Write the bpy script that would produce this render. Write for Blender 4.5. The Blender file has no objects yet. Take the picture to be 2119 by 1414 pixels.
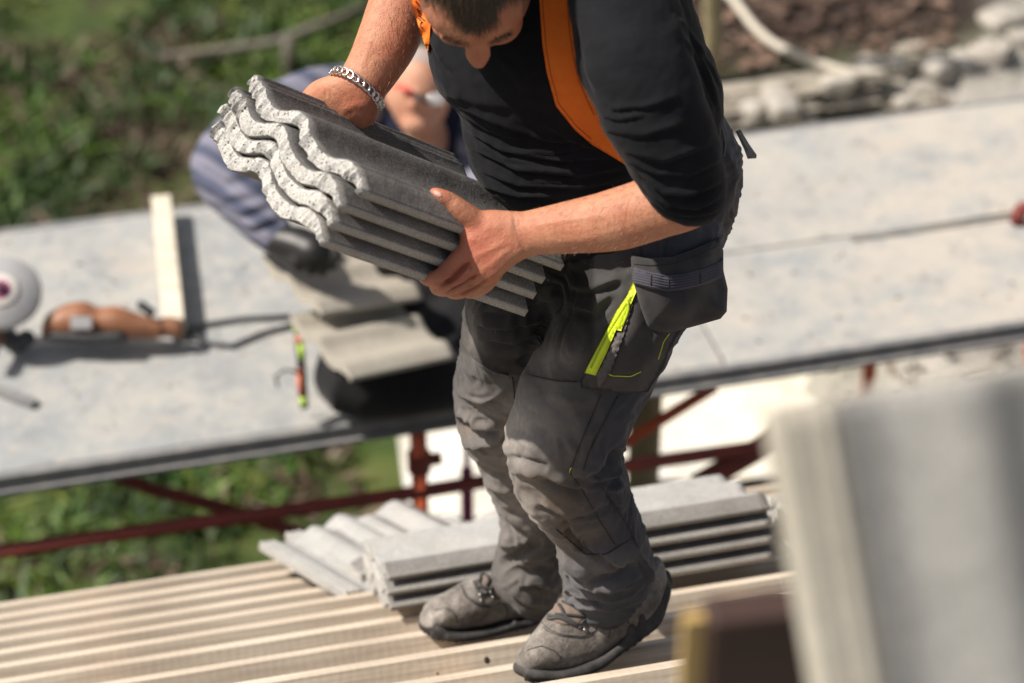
import bpy, math, random
import numpy as np
from mathutils import Vector, Matrix
from mathutils.bvhtree import BVHTree
from mathutils.geometry import delaunay_2d_cdt

random.seed(7); rng = np.random.default_rng(7)
scene = bpy.context.scene
R = math.radians

# ------------------------------------------------------------------ camera, sky, sun, exposure
CAM = Vector((0.0, 0.0, 6.4))
PITCH = 35.0
FPX = 85.0 / 36.0 * 2119.0
cam_data = bpy.data.cameras.new('camera')
cam_data.lens = 85.0; cam_data.sensor_width = 36.0
cam_data.clip_start = 0.05; cam_data.clip_end = 400.0
cam_data.dof.use_dof = True
cam_data.dof.focus_distance = 3.92
cam_data.dof.aperture_fstop = 2.45
cam = bpy.data.objects.new('camera', cam_data)
cam.location = CAM; cam.rotation_euler = (R(90 - PITCH), 0, 0)
scene.collection.objects.link(cam); scene.camera = cam

SUN_DIR = Vector((-0.63, -0.01, 0.775)).normalized()      # towards the sun
world = bpy.data.worlds.new('World'); scene.world = world; world.use_nodes = True
wn = world.node_tree
sky = wn.nodes.new('ShaderNodeTexSky'); sky.sky_type = 'NISHITA'; sky.sun_disc = False; sky.dust_density = 3.5; sky.ozone_density = .6
sky.sun_elevation = math.asin(SUN_DIR.z)
sky.sun_rotation = math.atan2(SUN_DIR.x, SUN_DIR.y)
bg = wn.nodes['Background']; bg.inputs['Strength'].default_value = 0.075
hs = wn.nodes.new('ShaderNodeHueSaturation'); hs.inputs['Saturation'].default_value = .6      # a pale hazy sky
wn.links.new(sky.outputs[0], hs.inputs['Color']); wn.links.new(hs.outputs[0], bg.inputs['Color'])
sun_data = bpy.data.lights.new('sun', 'SUN'); sun_data.energy = 5.0; sun_data.angle = R(0.6)
sun_data.color = (1.0, 0.92, 0.82)
sun = bpy.data.objects.new('sun', sun_data)
sun.rotation_euler = SUN_DIR.to_track_quat('Z', 'Y').to_euler()
sun.location = (-6, 0, 12); scene.collection.objects.link(sun)
scene.view_settings.view_transform = 'Standard'; scene.view_settings.look = 'None'
scene.view_settings.exposure = 0.2; scene.view_settings.gamma = 1.0
scene.view_settings.use_curve_mapping = False

# ------------------------------------------------------------------ helpers
S_, C_ = math.sin(R(PITCH)), math.cos(R(PITCH))
RIGHT = Vector((1, 0, 0)); UP = Vector((0, S_, C_)); FWD = Vector((0, C_, -S_))
def P(x, y, d):
    "a point of the place that lies d metres in front of the lens"
    return CAM + FWD * d + RIGHT * ((x - 1059.5) / FPX * d) - UP * ((y - 707) / FPX * d)
def ray(x, y):
    return (FWD + RIGHT * ((x - 1059.5) / FPX) - UP * ((y - 707) / FPX)).normalized()
def on_plane(x, y, p0, n):
    r = ray(x, y); t = (p0 - CAM).dot(n) / r.dot(n)
    return CAM + r * t
def on_z(x, y, z): return on_plane(x, y, Vector((0, 0, z)), Vector((0, 0, 1)))
nUP = np.array(UP); nF = np.array(FWD); nC = np.array(CAM)
def proj(co):
    v = co - nC; d = v @ nF
    return 1059.5 + v[:, 0] / d * FPX, 707 - (v @ nUP) / d * FPX, d

def link(o, parent=None):
    scene.collection.objects.link(o)
    if parent is not None: o.parent = parent
    return o
def tag(o, label=None, cat=None, group=None, kind=None):
    if label: o['label'] = label
    if cat: o['category'] = cat
    if group: o['group'] = group
    if kind: o['kind'] = kind
    return o
def empty(name, loc=(0, 0, 0)):
    o = bpy.data.objects.new(name, None); o.location = loc; o.empty_display_size = 0.1
    return link(o)
def mesh_obj(name, verts, faces, mat=None, parent=None, smooth=False, mats=None, fmat=None):
    me = bpy.data.meshes.new(name)
    me.from_pydata([tuple(v) for v in verts], [], faces)
    return finish(name, me, mat, parent, smooth, mats, fmat)
def finish(name, me, mat=None, parent=None, smooth=False, mats=None, fmat=None):
    for m in (mats or ([mat] if mat else [])): me.materials.append(m)
    if fmat is not None: me.polygons.foreach_set('material_index', fmat)
    me.polygons.foreach_set('use_smooth', [smooth] * len(me.polygons))
    me.update()
    o = bpy.data.objects.new(name, me); link(o)
    if parent is not None:
        o.parent = parent
        o.matrix_parent_inverse = Matrix.Translation(-parent.location) if parent.type == 'EMPTY' or parent.location.length > 0 else Matrix()
    return o

# vectorised value noise ---------------------------------------------------
def vnoise(p, scale, seed=0):
    q = np.asarray(p) * scale + 57.3 + seed * 13.7
    i = np.floor(q).astype(np.int64); f = q - i; f = f * f * (3 - 2 * f)
    def h(a, b, c):
        n = (a * 374761393 + b * 668265263 + c * 2147483647 + seed * 1274126177) & 0xffffffff
        n = ((n ^ (n >> 13)) * 1274126177) & 0xffffffff
        n = (n ^ (n >> 16)) & 0xffffffff
        return n / 2147483648.0 - 1.0
    r = 0
    for dx in (0, 1):
        wx = f[:, 0] if dx else 1 - f[:, 0]
        for dy in (0, 1):
            wy = f[:, 1] if dy else 1 - f[:, 1]
            for dz in (0, 1):
                wz = f[:, 2] if dz else 1 - f[:, 2]
                r = r + wx * wy * wz * h(i[:, 0] + dx, i[:, 1] + dy, i[:, 2] + dz)
    return r
def sstep(a, b, x):
    t = np.clip((x - a) / (b - a), 0, 1); return t * t * (3 - 2 * t)

# lofts --------------------------------------------------------------------
class Soup:
    def __init__(s): s.v = []; s.f = []
    def add(s, v, f):
        n = len(s.v); s.v += [tuple(p) for p in v]; s.f += [tuple(i + n for i in q) for q in f]
    def box(s, c, ax, ay, az):
        c = Vector(c); V = [c + ax * i + ay * j + az * k for k in (-1, 1) for j in (-1, 1) for i in (-1, 1)]
        F = [(0, 2, 3, 1), (4, 5, 7, 6), (0, 1, 5, 4), (2, 6, 7, 3), (0, 4, 6, 2), (1, 3, 7, 5)]
        s.add(V, F)
    def rings(s, rings, cap=True):
        n = len(rings[0]); V = [p for r in rings for p in r]; F = []
        for i in range(len(rings) - 1):
            for j in range(n):
                k = (j + 1) % n
                F.append((i * n + j, i * n + k, (i + 1) * n + k, (i + 1) * n + j))
        if cap:
            for i, rev in ((0, True), (len(rings) - 1, False)):
                c = Vector((0, 0, 0))
                for p in rings[i]: c += Vector(p)
                V.append(c / n); ci = len(V) - 1
                for j in range(n):
                    k = (j + 1) % n
                    F.append((ci, i * n + k, i * n + j) if rev else (ci, i * n + j, i * n + k))
        s.add(V, F)
    def tube(s, pts, rad, n=10, cap=True):
        pts = [Vector(p) for p in pts]
        if not hasattr(rad, '__len__'): rad = [rad] * len(pts)
        pa = None; rg = []
        for i, p in enumerate(pts):
            t = (pts[min(i + 1, len(pts) - 1)] - pts[max(i - 1, 0)]).normalized()
            if pa is None:
                pa = t.cross(Vector((0.13, 0.21, 0.97)))
                if pa.length < 0.05: pa = t.cross(Vector((1, 0, 0)))
            a = pa - t * pa.dot(t)
            if a.length < 1e-6: a = t.cross(Vector((0.3, 0.8, 0.1)))
            a.normalize(); b = t.cross(a); pa = a
            rg.append([p + (a * math.cos(2 * math.pi * j / n) + b * math.sin(2 * math.pi * j / n)) * rad[i] for j in range(n)])
        s.rings(rg, cap)
    def limb(s, pts, n=14):
        "rounded chain of (x, y, d, r px)"
        c = [P(q[0], q[1], q[2]) for q in pts]; r = [q[3] * q[2] / FPX for q in pts]
        c, r = crs(c, r, 4)
        # rounded ends
        t0 = (c[0] - c[1]).normalized(); t1 = (c[-1] - c[-2]).normalized()
        pre = [(c[0] + t0 * r[0] * math.sin(a), r[0] * math.cos(a)) for a in (1.45, 1.1, .75, .38)]
        post = [(c[-1] + t1 * r[-1] * math.sin(a), r[-1] * math.cos(a)) for a in (.38, .75, 1.1, 1.45)]
        s.tube([p for p, _ in pre] + c + [p for p, _ in post], [q for _, q in pre] + r + [q for _, q in post], n)
    def pairs(s, prs, n=28, shrink=1.0, sub=4, power=2.0, rnd=True):
        "rings given by two silhouette points, a distance and a half depth in px"
        c, a, rb = [], [], []
        for (xl, yl, xr, yr, d, rd) in prs:
            L, Q = P(xl, yl, d), P(xr, yr, d)
            c.append((L + Q) / 2); a.append((Q - L) / 2 * shrink); rb.append(rd * d / FPX * shrink)
        cc, rr = crs(c, rb, sub); aa, _ = crs(a, rb, sub)
        rg = []
        N = len(cc)
        for i in range(N):
            t = (cc[min(i + 1, N - 1)] - cc[max(i - 1, 0)]).normalized()
            b = aa[i].cross(t)
            if b.length < 1e-6: b = FWD.copy()
            b.normalize()
            if b.dot(FWD) < 0: b = -b
            ring = []
            for j in range(n):
                th = 2 * math.pi * j / n; cs, sn = math.cos(th), math.sin(th)
                k = (abs(cs) ** power + abs(sn) ** power) ** (-1 / power)
                ring.append(cc[i] + aa[i] * cs * k + b * sn * k * rr[i])
            rg.append(ring)
        if rnd:
            for end in (0, 1):
                base = rg[0] if end == 0 else rg[-1]
                nb = rg[1] if end == 0 else rg[-2]
                c0 = sum((Vector(p) for p in base), Vector()) / n; c1 = sum((Vector(p) for p in nb), Vector()) / n
                t = (c0 - c1).normalized(); r0 = (rr[0] if end == 0 else rr[-1]) * .5
                ex = [[c0 + t * r0 * math.sin(q) + (Vector(p) - c0) * math.cos(q) for p in base] for q in (.5, .95, 1.35)]
                rg = (ex[::-1] + rg) if end == 0 else (rg + ex)
        s.rings(rg)
    def ell(s, c, ax, ay, az, nu=24, nv=16):
        rg = []
        for i in range(1, nv):
            ph = math.pi * i / nv
            rg.append([Vector(c) + az * -math.cos(ph) + (ax * math.cos(2 * math.pi * j / nu) + ay * math.sin(2 * math.pi * j / nu)) * math.sin(ph) for j in range(nu)])
        s.rings(rg)
    def build(s, name, mat=None, parent=None, smooth=False, **k):
        return mesh_obj(name, s.v, s.f, mat, parent, smooth, **k)
def crs(pts, rad, sub):
    "Catmull-Rom through points and radii"
    P_, R_ = [], []; n = len(pts)
    for i in range(n - 1):
        p0, p1, p2, p3 = pts[max(i - 1, 0)], pts[i], pts[i + 1], pts[min(i + 2, n - 1)]
        for k in range(sub):
            t = k / sub; t2, t3 = t * t, t * t * t
            P_.append(.5 * ((2 * p1) + (p2 - p0) * t + (2 * p0 - 5 * p1 + 4 * p2 - p3) * t2 + (3 * p1 - p0 - 3 * p2 + p3) * t3))
            R_.append(rad[i] + (rad[i + 1] - rad[i]) * t)
    P_.append(pts[-1]); R_.append(rad[-1])
    return P_, R_

def smooth_mesh(co, edges, it, lam=0.5):
    n = len(co); a, b = edges[:, 0], edges[:, 1]
    deg = np.bincount(a, minlength=n) + np.bincount(b, minlength=n); deg = np.maximum(deg, 1)[:, None]
    for k in range(it):
        for l in (lam, -lam * 1.04):
            acc = np.stack([np.bincount(a, co[b, j], n) + np.bincount(b, co[a, j], n) for j in range(3)], 1)
            co = co + l * (acc / deg - co)
    return co
def lap(co, edges, it, lam=0.5):
    n = len(co); a, b = edges[:, 0], edges[:, 1]
    deg = np.maximum(np.bincount(a, minlength=n) + np.bincount(b, minlength=n), 1)[:, None]
    for k in range(it):
        acc = np.stack([np.bincount(a, co[b, j], n) + np.bincount(b, co[a, j], n) for j in range(3)], 1)
        co = co + lam * (acc / deg - co)
    return co
def get_co(me):
    a = np.empty(len(me.vertices) * 3); me.vertices.foreach_get('co', a); return a.reshape(-1, 3)
def set_co(me, co): me.vertices.foreach_set('co', co.ravel()); me.update()
def get_no(me):
    a = np.empty(len(me.vertices) * 3); me.vertex_normals.foreach_get('vector', a) if hasattr(me, 'vertex_normals') else me.vertices.foreach_get('normal', a)
    return a.reshape(-1, 3)
def get_ed(me):
    a = np.empty(len(me.edges) * 2, np.int32); me.edges.foreach_get('vertices', a); return a.reshape(-1, 2)
def fuse(soup, voxel, smooth=3, plain=2):
    "one continuous skin over overlapping closed shapes"
    me = bpy.data.meshes.new('fuse'); me.from_pydata(soup.v, [], soup.f); me.update()
    o = bpy.data.objects.new('fuse', me); scene.collection.objects.link(o)
    m = o.modifiers.new('r', 'REMESH'); m.mode = 'VOXEL'; m.voxel_size = voxel; m.adaptivity = 0
    dg = bpy.context.evaluated_depsgraph_get()
    out = bpy.data.meshes.new_from_object(o.evaluated_get(dg))
    bpy.data.objects.remove(o); bpy.data.meshes.remove(me)
    co = get_co(out); ed = get_ed(out)
    co = lap(co, ed, plain); co = smooth_mesh(co, ed, smooth)
    set_co(out, co)
    return out
def polyd(px, py, line):
    "distance in px to a polyline, the side (sign) and the place along it 0..1"
    best = np.full(px.shape, 1e9); sgn = np.zeros_like(px); par = np.zeros_like(px)
    L = [math.dist(line[i], line[i + 1]) for i in range(len(line) - 1)]; T = sum(L); acc = 0
    for i in range(len(line) - 1):
        (x0, y0), (x1, y1) = line[i], line[i + 1]; dx, dy = x1 - x0, y1 - y0; l2 = dx * dx + dy * dy
        t = np.clip(((px - x0) * dx + (py - y0) * dy) / l2, 0, 1)
        qx, qy = px - (x0 + t * dx), py - (y0 + t * dy); dd = np.hypot(qx, qy)
        m = dd < best
        best = np.where(m, dd, best); sgn = np.where(m, np.sign(dx * qy - dy * qx), sgn)
        par = np.where(m, (acc + t * L[i]) / T, par); acc += L[i]
    return best, sgn, par
def folds(me, lst, front=True):
    "cloth folds: (polyline, width px, height m, sharp 0/1)"
    co = get_co(me); no = get_no(me); px, py, d = proj(co)
    v = nC - co; v /= np.linalg.norm(v, axis=1)[:, None]
    mask = sstep(-0.1, 0.35, (no * v).sum(1)) if front else 1.0
    disp = np.zeros(len(co))
    for line, w, amp, sharp in lst:
        x0 = min(p[0] for p in line) - 4 * w; x1 = max(p[0] for p in line) + 4 * w
        y0 = min(p[1] for p in line) - 4 * w; y1 = max(p[1] for p in line) + 4 * w
        m = (px > x0) & (px < x1) & (py > y0) & (py < y1)
        if not m.any(): continue
        dd, sg, t = polyd(px[m], py[m], line)
        tap = np.clip(np.minimum(t, 1 - t) * 4, 0, 1) ** .6
        if sharp:
            s = dd * sg / w
            g = np.where(s > 0, np.exp(-(s * 2.2) ** 2), np.exp(-(s * .7) ** 2)) - .55 * np.exp(-((s - 1.0) * 1.5) ** 2)
        else: g = np.exp(-(dd / w) ** 2)
        disp[m] += amp * g * tap
    set_co(me, co + no * (disp * mask)[:, None])
def attr(me, name, val):
    a = me.attributes.new(name, 'FLOAT', 'POINT'); a.data.foreach_set('value', np.clip(val, 0, 1).astype(np.float32))
def blobs(px, py, lst):
    r = np.zeros_like(px)
    for x, y, rx, ry, a in lst: r += a * np.exp(-((px - x) / rx) ** 2 - ((py - y) / ry) ** 2)
    return r
def bvh_of(*meshes):
    V, F = [], []
    for me in meshes:
        n = len(V); V += [v.co.copy() for v in me.vertices]; F += [tuple(i + n for i in p.vertices) for p in me.polygons]
    return BVHTree.FromPolygons(V, F)
def hit(bvh, x, y):
    h = bvh.ray_cast(CAM, ray(x, y))
    return (h[0], h[1]) if h[0] is not None else (None, None)
def patch(name, outline, bvh, thick, mat, parent, step=7, edge=6, lift=0.0, bulge=None, fallback=4.0, back=0.012, relax=3, smooth=True, attrs=None):
    "a piece of cloth cut to an outline and laid over a surface, with thickness and rolled edges"
    poly = []
    for i in range(len(outline)):
        a, b = outline[i], outline[(i + 1) % len(outline)]
        k = max(1, int(math.dist(a, b) / step))
        poly += [(a[0] + (b[0] - a[0]) * j / k, a[1] + (b[1] - a[1]) * j / k) for j in range(k)]
    nb = len(poly); xs = [p[0] for p in poly]; ys = [p[1] for p in poly]
    gx, gy = np.meshgrid(np.arange(min(xs), max(xs), step), np.arange(min(ys), max(ys), step))
    gx = gx.ravel() + (np.arange(gx.size) % 2) * .3; gy = gy.ravel()
    ins = np.zeros(gx.shape, bool)
    for i in range(nb):
        (x0, y0), (x1, y1) = poly[i], poly[(i + 1) % nb]
        c = ((y0 > gy) != (y1 > gy)) & (gx < (x1 - x0) * (gy - y0) / ((y1 - y0) or 1e-9) + x0)
        ins ^= c
    dd, _, _ = polyd(gx, gy, poly + [poly[0]])
    ok = ins & (dd > step * .5)
    pts = [Vector(p) for p in poly] + [Vector((a, b)) for a, b in zip(gx[ok], gy[ok])]
    V, E, F, *_ = delaunay_2d_cdt(pts, [(i, (i + 1) % nb) for i in range(nb)], [], 1, 1e-4)
    X = np.array([v[0] for v in V]); Y = np.array([v[1] for v in V])
    D = np.full(len(V), np.nan)
    for i in range(len(V)):
        h, n = hit(bvh, X[i], Y[i])
        if h is not None: D[i] = (h - CAM).dot(FWD)
    if np.isnan(D).all(): D[:] = fallback
    miss = np.where(np.isnan(D))[0]; okk = np.where(~np.isnan(D))[0]
    for i in miss:
        j = okk[np.argmin((X[okk] - X[i]) ** 2 + (Y[okk] - Y[i]) ** 2)]; D[i] = D[j]
    adj = [set() for _ in V]
    for f in F:
        for a in f:
            adj[a] |= set(f)
    D0 = D.copy()
    for _ in range(relax): D = np.array([np.mean(D[list(s)]) if s else D[i] for i, s in enumerate(adj)])
    D = np.minimum(D, D0 + .004)
    be, _, _ = polyd(X, Y, poly + [poly[0]])
    rise = thick * np.sqrt(np.clip(be / edge, 0, 1)) + lift
    if bulge is not None: rise = rise + bulge(X, Y, be)
    n = len(V); vs = [P(X[i], Y[i], D[i] - rise[i]) for i in range(n)] + [P(X[i], Y[i], D[i] + back) for i in range(n)]
    fs = [tuple(f) for f in F]
    # orient towards the lens
    out = []
    for f in fs:
        a, b, c = vs[f[0]], vs[f[1]], vs[f[2]]
        if (b - a).cross(c - a).dot(FWD) > 0: f = f[::-1]
        out.append(f); out.append(tuple(i + n for i in f[::-1]))
    cnt = {}
    for f in fs:
        for i in range(len(f)):
            e = tuple(sorted((f[i], f[(i + 1) % len(f)]))); cnt[e] = cnt.get(e, 0) + 1
    for (a, b), c in cnt.items():
        if c == 1: out.append((a, b, b + n, a + n))
    return mesh_obj(name, vs, out, mat, parent, smooth)
def seam(name, line, bvh, r, mat, parent, lift=0.0, step=6):
    pts = []
    for i in range(len(line) - 1):
        k = max(1, int(math.dist(line[i], line[i + 1]) / step))
        for j in range(k):
            x = line[i][0] + (line[i + 1][0] - line[i][0]) * j / k; y = line[i][1] + (line[i + 1][1] - line[i][1]) * j / k
            h, n = hit(bvh, x, y)
            if h is not None: pts.append(h + n * lift if n.dot(FWD) < 0 else h - n * lift)
    s = Soup()
    if len(pts) > 2:
        q = [pts[0]] + [(pts[i - 1] + pts[i] * 2 + pts[i + 1]) / 4 for i in range(1, len(pts) - 1)] + [pts[-1]]
        s.tube(q, r, 5)
    return s.build(name, mat, parent, True)

# ------------------------------------------------------------------ materials
def mat(name, base, rough=.6, **k):
    m = bpy.data.materials.new(name); m.use_nodes = True
    b = m.node_tree.nodes['Principled BSDF']
    b.inputs['Base Color'].default_value = (*base, 1); b.inputs['Roughness'].default_value = rough
    for q, v in k.items(): b.inputs[q.replace('_', ' ')].default_value = v
    return m, m.node_tree, b
def nd(nt, t, **k):
    n = nt.nodes.new(t)
    for q, v in k.items():
        if q in n.inputs: n.inputs[q].default_value = v
        else: setattr(n, q, v)
    return n
def noise(nt, scale, detail=4, rough=.6, coord='Object', stretch=None, dist=0.0):
    tc = nd(nt, 'ShaderNodeTexCoord'); out = tc.outputs[coord]
    if stretch:
        mp = nd(nt, 'ShaderNodeMapping'); mp.inputs['Scale'].default_value = stretch
        nt.links.new(out, mp.inputs[0]); out = mp.outputs[0]
    n = nd(nt, 'ShaderNodeTexNoise', Scale=scale, Detail=detail, Roughness=rough, Distortion=dist)
    nt.links.new(out, n.inputs['Vector']); return n.outputs['Fac']
def ramp(nt, src, stops):
    r = nd(nt, 'ShaderNodeValToRGB'); e = r.color_ramp.elements
    while len(e) < len(stops): e.new(.5)
    for q, (p, c) in zip(e, stops):
        q.position = p; q.color = (*c, 1) if hasattr(c, '__len__') else (c, c, c, 1)
    nt.links.new(src, r.inputs[0]); return r.outputs[0]
def mix(nt, fac, a, b, blend='MIX'):
    m = nd(nt, 'ShaderNodeMix', data_type='RGBA', blend_type=blend)
    for s, v in ((0, fac), (6, a), (7, b)):
        if isinstance(v, (int, float)): m.inputs[s].default_value = v
        elif isinstance(v, tuple): m.inputs[s].default_value = (*v, 1)
        else: nt.links.new(v, m.inputs[s])
    return m.outputs[2]
def bump(nt, b, h, strength, dist, prev=None):
    n = nd(nt, 'ShaderNodeBump', Strength=strength, Distance=dist)
    nt.links.new(h, n.inputs['Height'])
    if prev: nt.links.new(prev, n.inputs['Normal'])
    nt.links.new(n.outputs[0], b.inputs['Normal']); return n.outputs[0]
def at(nt, name):
    return nd(nt, 'ShaderNodeAttribute', attribute_name=name).outputs['Fac']
def mul(nt, a, b, op='MULTIPLY'):
    m = nd(nt, 'ShaderNodeMath', operation=op)
    for i, v in enumerate((a, b)):
        if isinstance(v, (int, float)): m.inputs[i].default_value = v
        else: nt.links.new(v, m.inputs[i])
    return m.outputs[0]

def m_skin(name, base, red):
    m, nt, b = mat(name, base, .48, Subsurface_Weight=.12, Subsurface_Scale=.006, Specular_IOR_Level=.4)
    b.inputs['Subsurface Radius'].default_value = (1, .35, .2)
    n1 = noise(nt, 26, 5, .65); n2 = noise(nt, 240, 3, .6)
    c = mix(nt, at(nt, 'red'), base, red)
    c = mix(nt, ramp(nt, n1, [(.35, 0), (.75, .55)]), c, tuple(x * k for x, k in zip(red, (1.0, .8, .75))))
    c = mix(nt, ramp(nt, n2, [(.55, 0), (.8, .35)]), c, tuple(x * .55 for x in red))
    c = mix(nt, at(nt, 'dark_tone'), c, (.10, .06, .045))
    nt.links.new(c, b.inputs['Base Color'])
    n3 = noise(nt, 420, 3, .7, stretch=(1, 1, .45)); p = bump(nt, b, n3, .7, .0016)
    bump(nt, b, noise(nt, 75, 4, .7), .5, .0028, p)
    return m
M_skin = m_skin('skin', (.56, .275, .165), (.46, .14, .082))
M_skin2 = m_skin('skin_second', (.62, .36, .24), (.55, .22, .14))
M_nail = mat('nail', (.50, .29, .23), .55)[0]
M_lip = mat('lip', (.45, .16, .13), .5)[0]
M_eye = mat('eye', (.7, .7, .68), .2)[0]
def m_cloth(name, base, var, scale=900, sheen=.1, b1=.4):
    m, nt, b = mat(name, base, .88, Sheen_Weight=sheen, Sheen_Roughness=.5, Specular_IOR_Level=.2)
    n = noise(nt, 9, 5, .65); c = mix(nt, ramp(nt, n, [(.35, 0), (.7, 1)]), base, var)
    sp = ramp(nt, noise(nt, 700, 2, .5), [(.66, 0), (.75, .5)])
    c = mix(nt, sp, c, tuple(min(1, x * 1.8 + .01) for x in base)); nt.links.new(c, b.inputs['Base Color'])
    p = bump(nt, b, noise(nt, scale, 2, .5), b1, .0006)
    bump(nt, b, noise(nt, 40, 4, .6), .25, .003, p)
    return m, nt, b
M_shirt = m_cloth('shirt_cloth', (.0065, .007, .0095), (.012, .0125, .016), sheen=.05)[0]
M_navy = m_cloth('navy_cloth', (.012, .016, .035), (.02, .025, .05))[0]
M_black = m_cloth('black_cloth', (.010, .010, .012), (.02, .02, .022))[0]
M_glove = mat('rubber_glove', (.014, .013, .013), .45)[0]
def m_trouser():
    m, nt, b = mat('work_trouser_cloth', (.05, .05, .055), .85, Sheen_Weight=.12, Sheen_Roughness=.5, Specular_IOR_Level=.25)
    n = noise(nt, 7, 6, .7); base = mix(nt, ramp(nt, n, [(.3, 0), (.7, 1)]), (.052, .050, .051), (.085, .080, .078))
    base = mix(nt, at(nt, 'blue'), base, (.045, .049, .064))
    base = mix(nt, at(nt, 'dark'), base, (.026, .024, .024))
    dn = ramp(nt, noise(nt, 22, 7, .75), [(.25, .25), (.7, 1)])
    d = mul(nt, at(nt, 'dust'), dn)
    base = mix(nt, d, base, (.40, .365, .335))
    d2 = mul(nt, at(nt, 'mud'), ramp(nt, noise(nt, 30, 6, .75), [(.3, .1), (.65, 1)]))
    base = mix(nt, d2, base, (.175, .135, .10))
    fl = ramp(nt, noise(nt, 160, 3, .55), [(.69, 0), (.76, .5)]); base = mix(nt, fl, base, (.3, .28, .26))
    nt.links.new(base, b.inputs['Base Color'])
    p = bump(nt, b, noise(nt, 900, 2, .5), .4, .0006)
    bump(nt, b, noise(nt, 35, 5, .65), .4, .004, p)
    return m
M_trouser = m_trouser()
M_pocket = m_cloth('pocket_cloth', (.042, .041, .045), (.07, .064, .062), sheen=.15)[0]
M_elastic = m_cloth('elastic_band', (.07, .068, .09), (.09, .088, .11))[0]
M_seam = m_cloth('seam_thread', (.035, .034, .035), (.05, .048, .048))[0]
M_trim = m_cloth('worn_trim', (.16, .14, .135), (.10, .09, .09))[0]
M_neon = mat('neon_zip', (.68, .82, .02), .55, Emission_Strength=0)[0]
M_neond = mat('neon_zip_teeth', (.45, .58, .02), .4)[0]
def m_orange():
    m, nt, b = mat('orange_webbing', (.85, .17, .012), .75, Sheen_Weight=.1)
    n = noise(nt, 60, 4, .6, stretch=(1, 1, 1)); c = mix(nt, ramp(nt, n, [(.4, 0), (.7, .6)]), (1.0, .215, .010), (.95, .15, .007))
    nt.links.new(c, b.inputs['Base Color']); bump(nt, b, noise(nt, 700, 2, .5), .5, .0006); return m
M_orange = m_orange(); M_ink = mat('black_print', (.01, .01, .012), .6)[0]
M_silver = mat('silver', (.80, .78, .74), .22, Metallic=1.0)[0]
M_steel = mat('steel', (.35, .35, .35), .35, Metallic=.9)[0]
def m_boot():
    m, nt, b = mat('nubuck', (.13, .105, .085), .8, Sheen_Weight=.2)
    n = noise(nt, 11, 9, .78); c = ramp(nt, n, [(.34, (.05, .045, .041)), (.47, (.18, .160, .142)), (.62, (.40, .365, .33))])
    c = mix(nt, ramp(nt, noise(nt, 55, 5, .7), [(.5, 0), (.75, .6)]), c, (.10, .08, .065)); nt.links.new(c, b.inputs['Base Color'])
    p = bump(nt, b, noise(nt, 260, 4, .7), .8, .002); bump(nt, b, noise(nt, 45, 6, .7), .8, .005, p); return m
M_boot = m_boot()
M_tongue = m_cloth('boot_tongue', (.22, .165, .135), (.17, .135, .11))[0]
def m_rub():
    m, nt, b = mat('rubber_sole', (.03, .03, .032), .7)
    c = ramp(nt, noise(nt, 25, 6, .7), [(.35, (.022, .022, .024)), (.7, (.085, .08, .075))]); nt.links.new(c, b.inputs['Base Color'])
    bump(nt, b, noise(nt, 120, 4, .7), .5, .002); return m
M_rubber = m_rub(); M_lace = m_cloth('lace', (.035, .035, .038), (.09, .09, .09))[0]
M_hair = mat('hair', (.035, .022, .014), .45)[0]
def m_hair(n, c):
    m = bpy.data.materials.new(n); m.use_nodes = True; nt = m.node_tree; b = nt.nodes['Principled BSDF']
    r = nd(nt, 'ShaderNodeObjectInfo'); b.inputs['Base Color'].default_value = (*c, 1); b.inputs['Roughness'].default_value = .42
    return m
M_hair_l = m_hair('hair_light', (.085, .055, .036))

def m_conc(name, lo, mid, hi, holes=True, sc=1.0, warm=(.25, .20, .17)):
    m, nt, b = mat(name, mid, .93, Specular_IOR_Level=.2)
    c = ramp(nt, noise(nt, 9 * sc, 6, .7), [(.28, lo), (.5, mid), (.72, hi)])
    c = mix(nt, ramp(nt, noise(nt, 330 * sc, 3, .6), [(.42, .55), (.62, 0)]), c, tuple(x * .5 for x in lo))
    c = mix(nt, ramp(nt, noise(nt, 500 * sc, 2, .5), [(.64, 0), (.72, .6)]), c, tuple(min(1, x * 1.5) for x in hi))
    c = mix(nt, ramp(nt, noise(nt, 4 * sc, 3, .5), [(.45, 0), (.7, .35)]), c, warm)
    if holes:
        h = ramp(nt, noise(nt, 190 * sc, 3, .6), [(.34, 1), (.41, 0)]); c = mix(nt, h, c, (.035, .032, .03))
    oi = nd(nt, 'ShaderNodeObjectInfo'); c = mix(nt, 1.0, c, ramp(nt, oi.outputs['Random'], [(0, (.80, .80, .80)), (1, (1, 1, 1))]), 'MULTIPLY')
    nt.links.new(c, b.inputs['Base Color'])
    p = bump(nt, b, noise(nt, 230 * sc, 4, .75), .9 if holes else .5, .0025 if holes else .0012)
    bump(nt, b, noise(nt, 40 * sc, 4, .6), .5, .004, p)
    return m
M_tile_top = m_conc('weathered_tile_face', (.14, .138, .135), (.215, .212, .208), (.30, .295, .288), False, warm=(.12, .10, .095))
M_tile_end = m_conc('raw_tile_end', (.56, .545, .51), (.70, .685, .65), (.78, .765, .735), True, warm=(.5, .47, .42))
M_tile_edge = m_conc('tile_flank', (.22, .21, .20), (.31, .30, .285), (.42, .40, .37), False, warm=(.25, .22, .2))
M_tile_pale = m_conc('pale_tile', (.46, .46, .45), (.58, .575, .56), (.70, .69, .67), False, warm=(.48, .44, .38))
M_tile_cream = m_conc('cream_tile', (.50, .46, .39), (.60, .56, .48), (.68, .64, .56), False, warm=(.45, .4, .33))

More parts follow.
